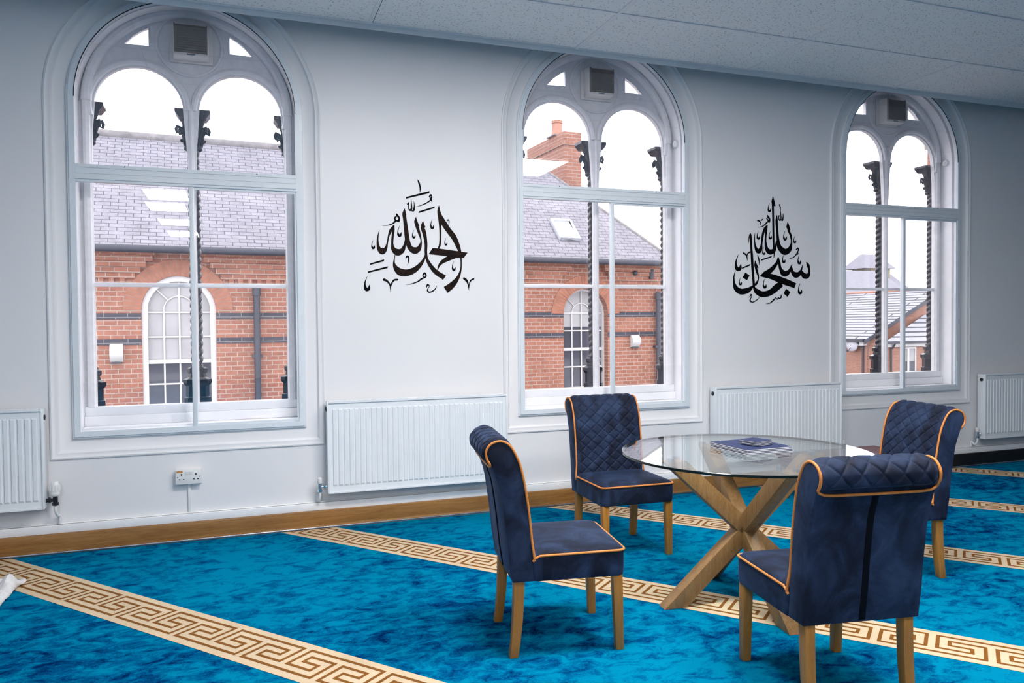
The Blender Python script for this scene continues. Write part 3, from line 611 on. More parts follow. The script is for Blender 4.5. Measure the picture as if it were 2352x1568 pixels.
# ------------------------------------------------------------------ dining chairs (front = +x, left = +y)
FRONT = [(-.150,.3225),(-.154,.41),(-.163,.487),(-.180,.65),(-.205,.789),(-.230,.856),(-.256,.895),(-.290,.910),(-.326,.900),(-.345,.874),(-.343,.845),(-.331,.824)]
REAR = [(-.322,.800),(-.306,.752),(-.291,.700),(-.270,.552),(-.258,.430),(-.242,.3225)]
def make_chair():
    t = thing('dining_chair', 'x', 'chair')
    def rr(sc, n=6, fx=.246, bx=-.168, hy=.236, r=.032):
        P = []
        for (cx_, cy_, a0) in ((fx-r, hy-r, 0), (bx+r, hy-r, PI/2), (bx+r, -hy+r, PI), (fx-r, -hy+r, 1.5*PI)):
            for q in range(n+1):
                a = a0+PI/2*q/n; P.append((cx_+r*math.cos(a), cy_+r*math.sin(a)))
        c0 = (fx+bx)/2
        return [(c0+(x-c0)*sc, y*sc) for x, y in P]
    m = MB(); rings = []
    for sc, z in ((.93,.322),(.985,.323),(.998,.332),(1.004,.36),(1.004,.41),(1.0,.428),(.985,.437),(.94,.446),(.84,.454),(.68,.460),(.45,.464),(.2,.466),(.02,.467)):
        rings.append([(x, y, z) for x, y in rr(sc)])
    m.loft(rings); m.build('seat', M['velvet'], t, smooth=50)
    P = [(x, y) for x, y in rr(1.006)]; i0 = max(range(len(P)), key=lambda i: P[i][0]*0+(P[i][1] if P[i][0] > .2 else -9))
    front = [(-.157,.236,.408), (-.148,.2375,.420), (-.128,.2375,.430)]+[(x, y, .433) for x, y in reversed(P[:7])]+[(x, y, .433) for x, y in reversed(P[21:])]+[(-.128,-.2375,.430), (-.148,-.2375,.420), (-.157,-.236,.408)]
    m = MB(); m.tube(front, .0052, 8); m.build('seat_piping', M['orange'], t, smooth=80)
    # back shell: closed side profile carried across the width
    prof = cr(FRONT, 5)+cr(REAR, 4); hw = .232
    cxm = sum(p[0] for p in prof)/len(prof); czm = sum(p[1] for p in prof)/len(prof)
    def inset(d):
        out = []; n = len(prof)
        for i in range(n):
            a, b = prof[i-1], prof[(i+1) % n]; dx, dz = b[0]-a[0], b[1]-a[1]; l = math.hypot(dx, dz) or 1
            out.append((prof[i][0]+d*dz/l*-1*-1, prof[i][1]-d*dx/l))
        return out
    m = MB(); rows = [(-hw, .006), (-hw+.0018, .0018), (-hw+.006, 0), (hw-.006, 0), (hw-.0018, .0018), (hw, .006)]
    m.loft([[(x, y, z) for x, z in inset(-d if False else d*SGN)] for y, d in rows], 0, False)
    nf = len(cr(FRONT, 5)); top_i = next(i for i in range(nf) if prof[i][1] > .845)
    def rear_of(i):                             # the rear point level with a front point; the roll fans to the top of the rear
        return nf if i >= top_i else min(range(nf, len(prof)), key=lambda j: abs(prof[j][1]-prof[i][1]))
    for y in (-hw, hw):
        pl = inset(.006*SGN); fs = []
        for i in range(nf-1):
            a, b = rear_of(i), rear_of(i+1)
            if a == b: fs.append((i, i+1, a))
            else: fs.append((i, i+1)+tuple(range(b, a+1)))
        m.add([(x, y, z) for x, z in pl], fs)
    m.build('backrest', M['velvet'], t, smooth=30)
    # quilted pad over the front and the rolled top
    path = cr(FRONT[1:], 26); cum = [0]
    for a, b in zip(path, path[1:]): cum.append(cum[-1]+math.hypot(b[0]-a[0], b[1]-a[1]))
    Ltot = cum[-1]; NS, NY = 230, 144; rows = []; j = 0
    for i in range(NS+1):
        s = Ltot*i/NS
        while j < len(cum)-2 and cum[j+1] < s: j += 1
        f = (s-cum[j])/max(cum[j+1]-cum[j], 1e-9); a, b = path[j], path[j+1]
        p = (a[0]+(b[0]-a[0])*f, a[1]+(b[1]-a[1])*f); a2, b2 = path[max(j-3, 0)], path[min(j+4, len(path)-1)]
        dx, dz = b2[0]-a2[0], b2[1]-a2[1]; l = math.hypot(dx, dz); nx, nz = dz/l, -dx/l
        roll = max(0, min(1, (s-.47)/.08)); roll = roll*roll*(3-2*roll); row = []
        for q in range(NY+1):
            y = -.224+.448*q/NY; e = min(1, (.224-abs(y))/.045, max(0, (Ltot-s))/.03+.0, s/.03+.3); e = max(0, e); e = 1-(1-e)**2
            ua, ub = y/.080+s/.068, y/.080-s/.068
            dq = min(abs(math.sin(PI*ua)), abs(math.sin(PI*ub))); pil = dq/(dq+.16)*1.16
            h = .001+e*(.003+.0085*pil+.007*roll)
            row.append((p[0]+nx*h, y, p[1]+nz*h))
        rows.append(row)
    m = MB(); m.grid(rows); m.build('quilted_pad', M['quilt'], t, smooth=180)
    side = cr(FRONT[1:], 6); n = len(side); off = []
    for i in range(n):
        a, b = side[max(i-1, 0)], side[min(i+1, n-1)]; dx, dz = b[0]-a[0], b[1]-a[1]; l = math.hypot(dx, dz); off.append((side[i][0]+dz/l*.004, side[i][1]-dx/l*.004))
    e = off[-1]; yb = lambda z: .2295+.008*max(0, min(1, (.50-z)/.06)); k1 = [(x, yb(z), z) for x, z in off]; k2 = [(x, -yb(z), z) for x, z in reversed(off)]
    mid = [(e[0]+.004, .222, e[1]-.010), (e[0]+.004, .205, e[1]-.017), (e[0]+.004, .17, e[1]-.020), (e[0]+.003, 0, e[1]-.021), (e[0]+.004, -.17, e[1]-.020), (e[0]+.004, -.205, e[1]-.017), (e[0]+.004, -.222, e[1]-.010)]
    m = MB(); m.tube(k1+mid+k2, .0052, 8); m.build('back_piping', M['orange'], t, smooth=80)
    # under-roll closing strip and rear zip seam
    m = MB(); rs = cr(REAR, 8)
    rs = [(x-.0035, z) for x, z in rs]
    m.grid([[(x+.004, -.0135, z), (x, -.011, z), (x, .011, z), (x+.004, .0135, z)] for x, z in rs[2:-1]]); m.build('rear_seam', M['seam'], t, smooth=80)
    for sy in (-1, 1):
        m = MB(); m.loft([[(x+a, sy*(.207+0)+b, z) for a, b in ((-h,-h), (h,-h), (h,h), (-h,h))] for x, z, h in ((.214,.325,.0215), (.218,.2,.020), (.224,0,.0175))])
        m.build('leg', M['leg_oak'], t, bevel=.003)
        m = MB(); m.loft([[(x+a, sy*(.196+0)+b, z) for a, b in ((-h,-.020), (h,-.020), (h,.020), (-h,.020))] for x, z, h in ((-.212,.33,.023), (-.214,.25,.022), (-.219,.15,.021), (-.228,.06,.019), (-.237,0,.018))])
        m.build('leg', M['leg_oak'], t, bevel=.003)
    return t
SGN = -1
ch0 = make_chair()
CH = [((1.612, -2.273, 0), -.157, 'navy quilted velvet chair on the left of the glass table, seen from its side'),
      ((2.505, -1.197, 0), -1.610, 'navy quilted velvet chair behind the glass table facing forward, in front of the middle window'),
      ((2.404, -3.051, 0), 1.411, 'navy velvet chair nearest the camera, its seamed back turned to us'),
      ((3.656, -2.092, 0), 2.961, 'navy quilted velvet chair on the right of the glass table, facing left')]
for i, (p, r, lb) in enumerate(CH):
    o = ch0 if i == 0 else copy_tree(ch0)
    o.location = p; o.rotation_euler = (0, 0, r); o['label'] = lb; o['group'] = 'velvet chairs around the glass table'

# ------------------------------------------------------------------ round glass table
TC = (2.66, -2.225); ZT = .748
t = thing('glass_table', 'round clear glass table on crossed light oak beams', 'table', (TC[0], TC[1], 0))
m = MB(); R = .612; n = 96
ring = lambda r, z: [(r*math.cos(2*PI*q/n), r*math.sin(2*PI*q/n), z) for q in range(n)]
m.loft([ring(R-.002, ZT-.012), ring(R-.002, ZT)], 0, True)
m.loft([ring(R-.0019, ZT-.012), ring(R, ZT-.010), ring(R, ZT-.002), ring(R-.0019, ZT)], 1, False)
m.build('glass_top', [M['table_glass'], M['glass_edge']], t, smooth=30)
for q in range(4):
    a = math.radians(-7+90*q); d = Vector((math.cos(a), math.sin(a), 0)); s = Vector((-d.y, d.x, 0)); rf, rt = -.392, .385
    m = MB(); hl, hw = .058, .036
    c4 = lambda c, z: [tuple(c-d*hl-s*hw+Vector((0,0,z))), tuple(c+d*hl-s*hw+Vector((0,0,z))), tuple(c+d*hl+s*hw+Vector((0,0,z))), tuple(c-d*hl+s*hw+Vector((0,0,z)))]
    m.loft([c4(d*rf, 0), c4(d*rt, ZT-.030)]); m.build('leg', M['table_oak'], t, bevel=.004)
    for o_ in (-.026, .026):
        m = MB(); p = d*rt; m.lathe([(.019, ZT-.030), (.019, ZT-.0125)], p.x+s.x*o_*.9+d.x*o_, p.y+s.y*o_*.9+d.y*o_, 20); m.build('steel_pad', M['steel'], t)

# placemats and coasters stacked on the glass
random.seed(3)
def card(nm, label, cat, grp, w, d, h, loc, rz):
    m = MB(); m.box(-w/2, w/2, -d/2, d/2, .0012, h-.0014, 1); m.box(-w/2-.0005, w/2+.0005, -d/2-.0005, d/2+.0005, h-.0014, h, 0); m.box(-w/2-.0005, w/2+.0005, -d/2-.0005, d/2+.0005, 0, .0012, 0)
    o = m.build(nm, [M['navy_card'], M['white_card']], bevel=.0004, seg=1); o.location = loc; o.rotation_euler = (0, 0, rz); return tag(o, label, cat, grp)
ordn = ['bottom navy placemat of the stack on the glass table', 'second navy placemat from the bottom of the stack on the glass table', 'third navy placemat from the bottom of the stack on the glass table', 'top navy placemat of the stack, right under the coasters']
PM = (2.725, -2.185); PA = math.atan2(-2.321+2.33, 2.832-2.558)+.0
for q in range(4): card('placemat', ordn[q], 'placemat', 'navy placemats stacked on the table', .275, .292, .0066, (PM[0]+random.uniform(-.003,.003), PM[1]+random.uniform(-.003,.003), ZT+.0003+q*.0070), PA+random.uniform(-.012,.012))
ordn = ['bottom navy coaster of the small stack on the placemats', 'second navy coaster from the bottom of the small stack', 'third navy coaster from the bottom of the small stack', 'top navy coaster of the small stack on the placemats']
for q in range(4): card('coaster', ordn[q], 'coaster', 'navy coasters stacked on the placemats', .112, .112, .0055, (2.735+random.uniform(-.003,.003), -2.215+random.uniform(-.003,.003), ZT+.0305+q*.0059), .26+random.uniform(-.05,.05))

# low varnished table by the wall, crumpled cloth on the carpet
t = thing('low_table', 'low dark maroon varnished table by the wall behind the glass table', 'table', (4.82, -.62, 0))
m = MB(); m.box(-.53, .47, -.19, .19, .325, .350); m.build('top', M['maroon'], t, bevel=.006)
m = MB(); m.box(-.50, .44, -.165, .165, .262, .3245); m.box(-.515, .455, -.18, .18, .312, .3248); m.build('apron', M['maroon'], t, bevel=.003)
for sx in (-.475, .415):
    for sy in (-.14, .14):
        m = MB(); m.loft([[(sx+a*h, sy+b*h, z) for a, b in ((-1,-1), (1,-1), (1,1), (-1,1))] for z, h in ((.2625,.028), (.20,.026), (0,.020))]); m.build('leg', M['maroon'], t, bevel=.003)
random.seed(11)
m = MB(); n = 34; rows = []
from mathutils import noise as NZ
for i in range(n+1):
    row = []
    for j in range(n+1):
        u, v = i/n-.5, j/n-.5; x = -1.12+u*.52+.05*NZ.noise((u*4, v*4, 1)); y = -.86+v*.62+.06*NZ.noise((u*4, v*4, 5))
        e = max(0, 1-2*max(abs(u), abs(v)))
        z = .008+.115*abs(NZ.noise((u*5.5+3, v*5.5, 2)))*min(1, e*5)+.10*max(0, 1-((u+.15)**2+v*v)*9)*abs(NZ.noise((u*9, v*9, 7)))+.012*abs(NZ.noise((u*22, v*22, 4)))
        row.append((x, y, z))
    rows.append(row)
m.grid(rows); o = m.build('crumpled_cloth', M['cloth'], smooth=30); tag(o, 'crumpled white cloth lying on the carpet at the left edge', 'cloth')
o.modifiers.new('thickness', 'SOLIDIFY').thickness = .002

# ------------------------------------------------------------------ outside: brick building across the street
AL = math.radians(3.8)
bd = thing('brick_building', 'red brick building with slate roof across the street, seen through the left and middle windows', 'building', (-.1004, 10.671, -.4895), AL)
BSC = 1.35; bd.scale = (BSC,)*3
ZW = -4.6; ZG = (ZW+.4895)/BSC
def loc_arch(cx, hw, zb, zs, n=24): return [(cx-hw, zb)]+[(cx-hw*math.cos(PI*q/n), zs+hw*math.sin(PI*q/n)) for q in range(n+1)]+[(cx+hw, zb)]
EW = [dict(cx=-.525, hw=.487, zb=-.75, zs=1.63), dict(cx=6.10, hw=.445, zb=.22, zs=1.56)]
m = MB(); m.plate([(-7, ZG), (7.72, ZG), (7.72, 2.47), (-7, 2.47)], [loc_arch(w['cx'], w['hw'], w['zb'], w['zs']) for w in EW], xz, 0, .25)
m.build('facade', M['brick'], bd, smooth=0)
m = MB(); m.box(7.47, 7.72, .2501, 5, ZG, 2.47); m.box(-7, -6.75, .2501, 5, ZG, 2.47); m.box(-7, 7.72, 5, 5.25, ZG, 2.47); m.build('outer_walls', M['brick'], bd, smooth=0)
# corbelled brick courses under the eaves, stepping back around the window arch
m = MB(); CW = [(2.395,2.47,.150,.30), (2.315,2.393,.118,.33), (2.235,2.313,.090,.42), (2.155,2.233,.062,.49), (2.075,2.153,.036,.56)]
for z0, z1, d, gp in CW:
    xs = -7
    for w in EW:
        m.box(xs, w['cx']-gp*(1.0), -d, -.0005, z0, z1); xs = w['cx']+gp
    m.box(xs, 7.735, -d, -.0005, z0, z1)
x = -7
while x < 7.6:
    if all(abs(x+.03-w['cx']) > .62 for w in EW): m.box(x, x+.065, -.033, -.0005, 2.012, 2.0748)
    x += .13
m.build('corbel_courses', M['brick'], bd, smooth=0)
for nm, z in (('upper', 1.545), ('lower', 1.185)):
    m = MB(); xs = -7
    for w in EW: m.box(xs, w['cx']-w['hw']-.005, -.012, -.0005, z-.042, z+.042); xs = w['cx']+w['hw']+.005
    m.box(xs, 7.725, -.012, -.0005, z-.042, z+.042); m.build('string_course', M['blue_brick'], bd, smooth=0)
def voussoir_mat(name, c):
    t = NT(name); f = t.noise(t.coord(), 9, 4, .7); t.col(t.ramp(f, [(.3, tuple(x*.6 for x in c)), (.7, c)])); t.set(Roughness=.9); return t.mat
M['vouss'] = voussoir_mat('arch_brick', (.36,.145,.092))
M['mortar'] = flat('lime_mortar', (.34,.26,.22), .9)
for w in EW:
    m = MB(); ri, ro, n = w['hw']+.004, w['hw']+.235, 31
    for q in range(n):
        a0, a1 = PI*(q+.07)/n, PI*(q+.93)/n
        b = [(w['cx']+r*math.cos(a), -.014, w['zs']+r*math.sin(a)) for r, a in ((ri,a0), (ro,a0), (ro,a1), (ri,a1))]
        m.hexa(b, [(p[0], -.0006, p[2]) for p in b])
    m.plate([(w['cx']+ro*math.cos(PI*q/24), w['zs']+ro*math.sin(PI*q/24)) for q in range(25)]+[(w['cx']-ri*math.cos(PI*q/24), w['zs']+ri*math.sin(PI*q/24)) for q in range(25)], [], xz, -.007, -.0007, 1)
    m.build('brick_arch', [M['vouss'], M['mortar']], bd, smooth=0)
for i, w in enumerate(EW):
    cx, hw, zb, zs = w['cx'], w['hw'], w['zb'], w['zs']; d0 = .03 if i == 0 else .13; fw = .075 if i == 0 else .035
    a, b = loc_arch(cx, hw, zb, zs), loc_arch(cx, hw-fw, zb+fw, zs)
    m = MB(); m.loft([[(p[0], d0, p[1]) for p in a], [(p[0], d0, p[1]) for p in b], [(p[0], d0+.1, p[1]) for p in b], [(p[0], d0+.1, p[1]) for p in a], [(p[0], d0, p[1]) for p in a]], 0, False)
    ew = m.build('arched_sash_window', M['white_upvc'], bd, smooth=30)
    hi = hw-fw; zm = .895 if i == 0 else .93; y0, y1 = d0+.045, d0+.065; m = MB(); bw = .011
    m.box(cx-hi-.004, cx+hi+.004, y0-.02, y1+.01, zm-.026, zm+.026)
    for z in ((1.60, 1.25, .575, .23) if i == 0 else (1.575, 1.26, .615)): m.box(cx-hi-.004, cx+hi+.004, y0, y1, z-bw, z+bw)
    for dx in (-.205, 0, .205) if i == 0 else (-.19, .0, .19):
        m.box(cx+dx-bw, cx+dx+bw, y0+.001, y1-.001, zb+.01, zs if dx else zs+hi)
    m.tube(arc(cx, zs, .205 if i == 0 else .19, 0, PI, 20, (y0+y1)/2), bw, 6)
    for a_ in (PI*.25, PI*.75): m.tube([(cx+r*math.cos(a_), (y0+y1)/2, zs+r*math.sin(a_)) for r in (.2, hi)], bw, 6)
    m.build('glazing_bars', M['white_upvc'], ew, smooth=40)
    up = [p for p in loc_arch(cx, hi+.004, zm, zs)]
    m = MB(); m.plate(up, [], xz, d0+.070, d0+.075); m.build('upper_sash_pane', M['blind'], ew, smooth=0)
    m = MB(); m.box(cx-hi-.004, cx+hi+.004, d0+.070, d0+.075, zb, zm); m.build('lower_sash_pane', M['dark_glass'], ew, smooth=0)
    if i == 1:
        m = MB(); m.box(cx-hi, cx+hi, d0+.066, d0+.069, zm, 1.33); m.build('dark_opening', M['dark_glass'], ew, smooth=0)
        m = MB(); m.box(cx-hw-.03, cx+hw+.03, -.05, .20, zb-.07, zb-.001); m.build('stone_sill', M['white_upvc'], ew, smooth=0)
# roof slopes, each in its own frame (x along the eave, y up the slope)
EZ = 2.47
def slope(name, origin, ex, up, poly, mat, thick=.03):
    ex = Vector(ex).normalized(); up = Vector(up); up = (up-ex*up.dot(ex)).normalized(); nz = ex.cross(up)
    m = MB(); m.plate(poly, [], xy, 0, thick); o = m.build(name, mat, bd, smooth=0)
    o.matrix_local = Matrix(((ex.x, up.x, nz.x, origin[0]), (ex.y, up.y, nz.y, origin[1]), (ex.z, up.z, nz.z, origin[2]), (0,0,0,1))); return o
RL = 2.72; c45 = math.cos(PI/4)
slope('roof_slope', (0, -.25, EZ), (1,0,0), (0,1,1), [(-7.2, 0), (7.85, 0), (6.10, RL), (-7.2, RL)], M['slate'])
hx = 7.85; rx, ry, rz = 6.10, -.25+RL*c45, EZ+RL*c45; yb = -.25+2*RL*c45
upv = Vector((rx-hx, 0, rz-EZ)); hl = upv.length
slope('roof_slope', (hx, -.25, EZ), (0,1,0), (rx-hx, 0, rz-EZ), [(0, 0), (2*RL*c45, 0), (RL*c45, hl)], M['slate'])
slope('roof_slope', (0, yb, EZ), (-1,0,0), (0,-1,1), [(-7.85, 0), (7.2, 0), (7.2, RL), (-6.10, RL)], M['slate'])
m = MB(); m.tube([(-7.2+.4*q, ry, rz+.03) for q in range(34)], .075, 8); m.tube([(rx, ry, rz+.03)]+[(rx+(hx-rx)*q/6, ry-(ry+.25)*q/6, rz+.03-(rz-EZ)*q/6) for q in range(1, 7)], .035, 8); m.build('ridge_tiles', M['ridge'], bd, smooth=50)
m = MB(); m.tube([(-7.2, -.30, EZ-.005), (7.9, -.30, EZ-.005)], .052, 10); m.box(-7.2, 7.85, -.26, -.151, EZ-.035, EZ-.004); m.build('gutter', M['gutter'], bd, smooth=50)
for x, zt in ((.525, 1.98), (7.58, 1.96)):
    m = MB(); m.tube([(x, -.075, ZG+.02), (x, -.075, zt-.08), (x, -.075, zt)], .046, 12); m.tube([(x, -.075, zt-.14), (x, -.075, zt-.02)], .058, 12)
    for z in (.15, .95, -1, -2.4): m.box(x-.075, x+.075, -.10, -.0005, z-.02, z+.02)
    m.build('downpipe', M['gutter'], bd, smooth=50)
# roof window
ex, up = Vector((1,0,0)), Vector((0,1,1)).normalized(); nz = ex.cross(up)
sk = bpy.data.objects.new('roof_window', None); C.objects.link(sk); sk.parent = bd
o0 = Vector((5.62, -.25, EZ))+up*.51+nz*.03
sk.matrix_local = Matrix(((1, up.x, nz.x, o0.x), (0, up.y, nz.y, o0.y), (0, up.z, nz.z, o0.z), (0,0,0,1)))
m = MB()
for b in ((0,.045,0,.55), (.375,.42,0,.55), (.045,.375,0,.05), (.045,.375,.50,.55)): m.box(*b, .002, .07)
m.build('frame', flat('grey_roof_window_frame', (.40,.41,.45), .4), sk, bevel=.004)
m = MB(); m.box(.045, .375, .05, .50, .02, .035); m.build('pane', flat('sky_lit_roof_pane', (.75,.78,.82), .08), sk, smooth=0)
# chimney on the far slope
m = MB(); cx0, cx1, cy0, cy1 = 6.98, 7.40, 2.50, 4.36
m.box(cx0, cx1, cy0, cy1, 2.6, 5.17); m.box(cx0-.03, cx1+.03, cy0-.03, cy1+.03, 5.17, 5.25); m.box(cx0, cx1, cy0, cy1, 5.25, 5.45); ch = m.build('chimney', M['brick_far'], bd, smooth=0)
m = MB(); m.lathe([(.15,5.45),(.14,5.50),(.115,5.54),(.105,5.74),(.125,5.75),(.125,5.78),(.11,5.79),(.12,5.80)], 7.10, 3.05, 20); m.build('chimney_pot', M['terracotta'], ch, smooth=50)
m = MB(); m.box(6.93, 7.36, 2.86, 3.24, 5.4501, 5.475); m.build('flaunching', M['ridge'], ch, smooth=0)
# boxes on the facade: each could be lifted off
def on_facade(x, y, z): return (Matrix.Rotation(AL, 4, 'Z') @ (Vector((x, y, z))*BSC) + Vector((-.1004, 10.671, -.4895)))
def alarm(x, z, w, h, label):
    t = thing('alarm_box', label, 'alarm box', on_facade(x, 0, z), AL, 'white alarm boxes on the brick facade')
    t.scale = (BSC,)*3
    m = MB(); P = [(0,0), (0,h)]+[(-.03-.075*math.sin(PI*q/10), h-(h)*q/10) for q in range(11)]
    m.loft([[(-w/2, y-.001, z_) for y, z_ in P], [(w/2, y-.001, z_) for y, z_ in P]]); m.build('cover', M['white_upvc'], t, smooth=30, bevel=.003)
    m = MB(); m.box(-w*.32, w*.32, -.1085, -.104, h*.45, h*.48); m.build('text_strip', flat('faint_print', (.55,.57,.66), .4), t, smooth=0)
    m = MB(); m.box(-w*.4, w*.4, -.06, -.002, -.018, 0); m.build('light_base', M['gutter'], t, smooth=0)
alarm(-1.335, .91, .165, .25, 'white alarm box on the brick facade seen through the left window')
alarm(7.10, .95, .17, .22, 'white alarm box on the brick facade seen through the middle window')
t = thing('security_light', 'small round security light under the eaves of the brick building', 'security light', on_facade(7.05, -.07, 2.29), AL)
t.scale = (BSC,)*3; m = MB(); m.sphere((0, -.06, .0), .045); m.build('globe', M['gutter'], t); m = MB(); m.tube([(0, -.017, .03), (0, -.05, .03)], .02, 8); m.build('bracket', M['gutter'], t)
m = MB(); m.box(-.035, .035, -.10, -.045, -.09, .09); o = m.build('wall_vent', M['gutter'], bevel=.005); o.scale = (BSC,)*3; o.location = on_facade(7.42, -.02, 2.28); o.rotation_euler = (0,0,AL); tag(o, 'small dark box high on the brick building near its corner', 'vent')
ZG = ZW
m = MB(); m.box(-60, 140, 0.9, 160, ZG-.3, ZG); tag(m.build('street_ground', M['asphalt'], smooth=0), kind='structure')

# brick pier of this building just beyond the right window
m = MB(); m.box(7.745, 8.3, .62, 1.25, ZG, 3.35); o = m.build('brick_pier', M['brick_far'], smooth=0); 
m = MB(); m.box(7.72, 8.32, .60, 1.27, 3.3505, 3.42); cp = m.build('stone_cap', M['sandstone'], o, smooth=0); m = MB(); m.box(7.75, 8.3, .64, 1.25, 3.4205, 4.6); m.build('upper_brick', M['brick_far'], o, smooth=0)
tag(o, 'sliver of brick pier with stone cap just outside the right window', 'pier')

# ------------------------------------------------------------------ houses and church beyond, seen through the right window
hs = thing('brick_house', 'brick house with grey tiled roof and gable, seen through the right window', 'house', (31.27, 25.98, ZG))
def H(x, y, z): return (x-31.27, y-25.98, z-ZG)
m = MB(); m.plate([(0, 0), (10, 0), (10, .35-ZG), (5.0, 2.85-ZG), (0, .35-ZG)], [], xz, 0, .25); m.build('gable_wall', M['brick_far'], hs, smooth=0)
m = MB(); m.box(0, .25, .2501, 14, 0, .35-ZG); m.build('side_wall', M['brick_far'], hs, smooth=0)
def slope2(name, parent, origin, ex, up, poly, mat, thick=.12):
    ex = Vector(ex).normalized(); up = Vector(up); up = (up-ex*up.dot(ex)).normalized(); nz = ex.cross(up)
    m = MB(); m.plate(poly, [], xy, -thick, 0); o = m.build(name, mat, parent, smooth=0)
    o.matrix_local = Matrix(((ex.x, up.x, nz.x, origin[0]), (ex.y, up.y, nz.y, origin[1]), (ex.z, up.z, nz.z, origin[2]), (0,0,0,1))); return o
slope2('roof_slope', hs, H(30.97, 40, .42), (0,-1,0), (5.3, 0, 2.65), [(0, 0), (14.22, 0), (14.22, 5.95), (0, 5.95)], M['tile_far'])
slope2('roof_slope', hs, H(41.57, 25.78, .42), (0,1,0), (-5.3, 0, 2.65), [(0, 0), (14.22, 0), (14.22, 5.95), (0, 5.95)], M['tile_far'])
m = MB(); m.tube([H(36.27, 25.75+q, 3.10) for q in range(15)], .07, 8); m.build('ridge_tiles', M['terracotta'], hs)
m = MB(); m.loft([[(x-.0, -.24, z), (x, -.24, z-.20), (x, -.16, z-.20), (x, -.16, z)] for x, z in ((-.35, .36-ZG), (5.0, 3.04-ZG))]); m.build('barge_board', M['gutter'], hs, smooth=0)
m = MB(); m.box(-.42, -.24, -.1, 14, .28-ZG, .42-ZG); m.build('gutter', M['gutter'], hs, smooth=0)
m = MB(); m.box(-.24, -.003, 0, 14, .08-ZG, .28-ZG); m.build('fascia', M['white_upvc'], hs, smooth=0)
m = MB(); m.tube(cr([(-.30, .35, .28-ZG), (-.22, .30, .15-ZG), (-.08, .22, -.05-ZG), (-.08, .2, -.3-ZG), (-.08, .2, .05)], 4), .05, 8); m.build('downpipe', M['gutter'], hs)
# front wing with lower roof and white window
m = MB(); m.box(.085, 7, -1.18, -.0005, 0, .20-ZG); m.build('wing_wall', M['brick_far'], hs, smooth=0)
slope2('wing_roof', hs, H(31.05, 24.55, .30), (1,0,0), (0, 1.40, 1.45), [(0, 0), (8, 0), (8, 1.95), (4.15, 1.95)], M['tile_far'], .08)
m = MB(); m.box(-.20, 7, -1.50, -1.36, .20-ZG, .30-ZG); m.build('wing_gutter', M['gutter'], hs, smooth=0)
m = MB(); m.box(.10, 7, -1.30, -1.19, .03-ZG, .20-ZG); m.build('wing_fascia', M['white_upvc'], hs, smooth=0)
m = MB(); m.tube(cr([(.45, -1.42, .2-ZG), (.42, -1.36, .08-ZG), (.36, -1.26, -.1-ZG), (.36, -1.26, -.4-ZG), (.36, -1.26, .05)], 4), .045, 8); m.build('downpipe', M['gutter'], hs)
m = MB(); wx0, wx1, wz0, wz1 = 1.05, 2.05, -1.4, .0
for b in ((wx0, wx1, wz1-.08, wz1), (wx0, wx1, wz0, wz0+.08), (wx0, wx0+.08, wz0+.08, wz1-.08), (wx1-.08, wx1, wz0+.08, wz1-.08), (1.46, 1.58, wz0+.08, wz1-.08)): m.box(b[0], b[1], -1.24, -1.1805, b[2]-ZG, b[3]-ZG)
hw_ = m.build('house_window', M['white_upvc'], hs, smooth=0)
m = MB(); m.box(wx0+.08, wx1-.08, -1.20, -1.1815, wz0+.08-ZG, wz1-.08-ZG); m.build('pane', M['blind'], hw_, smooth=0)
m = MB(); m.box(wx0+.08, wx1-.08, -1.205, -1.2005, wz0+.08-ZG, -.72-ZG); m.build('dark_pane', M['dark_glass'], hw_, smooth=0)
t = thing('satellite_dish', 'grey satellite dish on the side wall of the brick house', 'satellite dish', (31.27, 26.75, .0))
m = MB(); n = 20
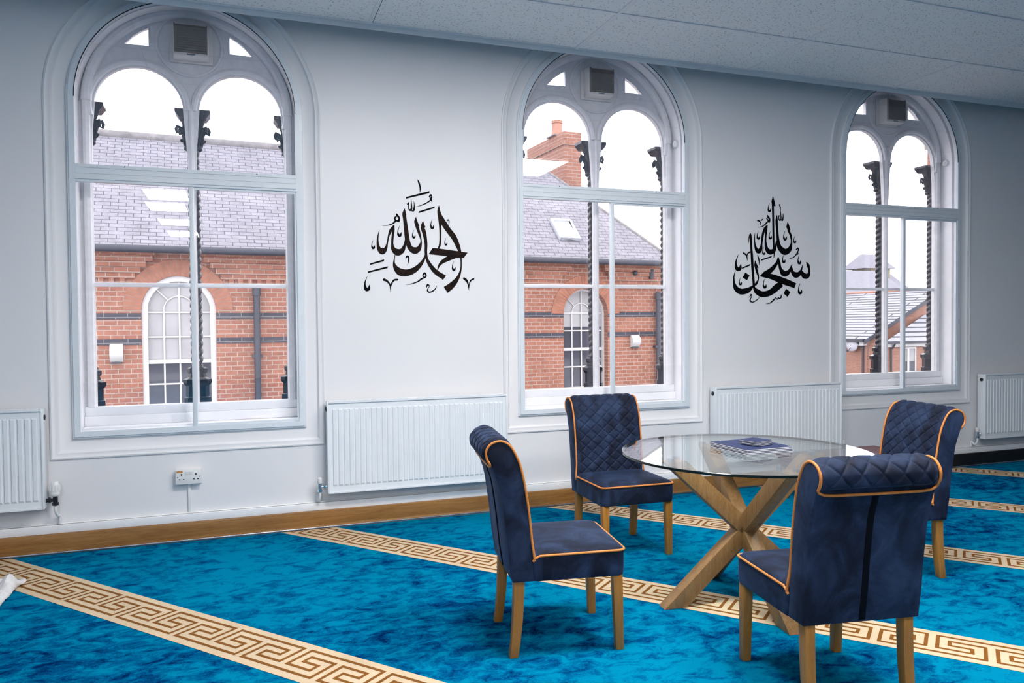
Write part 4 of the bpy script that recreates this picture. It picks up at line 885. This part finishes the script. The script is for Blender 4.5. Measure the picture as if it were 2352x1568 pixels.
m.loft([[(-.25+.1*((r/.40)**2-1)*-1*-1, r*math.cos(2*PI*q/n), .06+.78*r*math.sin(2*PI*q/n)) for q in range(n)] for r in (.001, .12, .24, .34, .40)], 0, False); d = m.build('dish', flat('grey_dish', (.40,.39,.44), .5), t)
d.modifiers.new('thickness', 'SOLIDIFY').thickness = .012
m = MB(); m.tube([(-.004, 0, .0), (-.33, 0, .0)], .02, 6); m.tube([(-.34, 0, -.05), (-.52, -.05, -.16), (-.62, -.08, -.20)], .015, 6); m.box(-.68, -.60, -.12, -.04, -.26, -.16); m.build('arm', M['gutter'], t)
cu = thing('stone_church', 'distant pale stone church with slate roofs and a square tower', 'church', (66.9, 61.5, ZG))
m = MB(); m.box(-1.35, 1.35, -1.35, 1.35, 0, 7.2-ZG); m.build('tower', M['sandstone'], cu, smooth=0)
m = MB(); m.loft([[(-2.7,-1.7,7.1-ZG), (1.9,-1.7,7.1-ZG), (1.9,1.7,7.1-ZG), (-2.7,1.7,7.1-ZG)], [(-1.3,-.2,8.75-ZG), (.6,-.2,8.75-ZG), (.6,.2,8.75-ZG), (-1.3,.2,8.75-ZG)]]); m.build('tower_roof', M['slate_far'], cu, smooth=0)
m = MB()
m.loft([[(-12,-6,4.2-ZG), (-.7,-6,4.2-ZG), (-.7,-1.4,4.2-ZG), (-12,-1.4,4.2-ZG)], [(-12,-2.2,6.75-ZG), (-1.2,-2.2,6.75-ZG), (-1.2,-2,6.75-ZG), (-12,-2,6.75-ZG)]]); 
m.loft([[(1.36,1.5,4.4-ZG), (8.6,1.5,4.4-ZG), (8.6,7,4.4-ZG), (1.36,7,4.4-ZG)], [(1.36,4,7.35-ZG), (6.2,4,7.35-ZG), (6.2,4.2,7.35-ZG), (1.36,4.2,7.35-ZG)]]); m.build('nave_roof', M['slate_far'], cu, smooth=0)
m = MB(); m.box(-12, -.8, -5.6, -1.6, 0, 4.2-ZG); m.box(1.37, 8.2, 2, 6.5, 0, 4.4-ZG); m.build('nave_wall', M['sandstone'], cu, smooth=0)
m = MB(); m.tube([(6.2, 4.1, 7.35-ZG), (6.2, 4.1, 8.7-ZG)], .05, 6); m.build('finial', M['gutter'], cu)
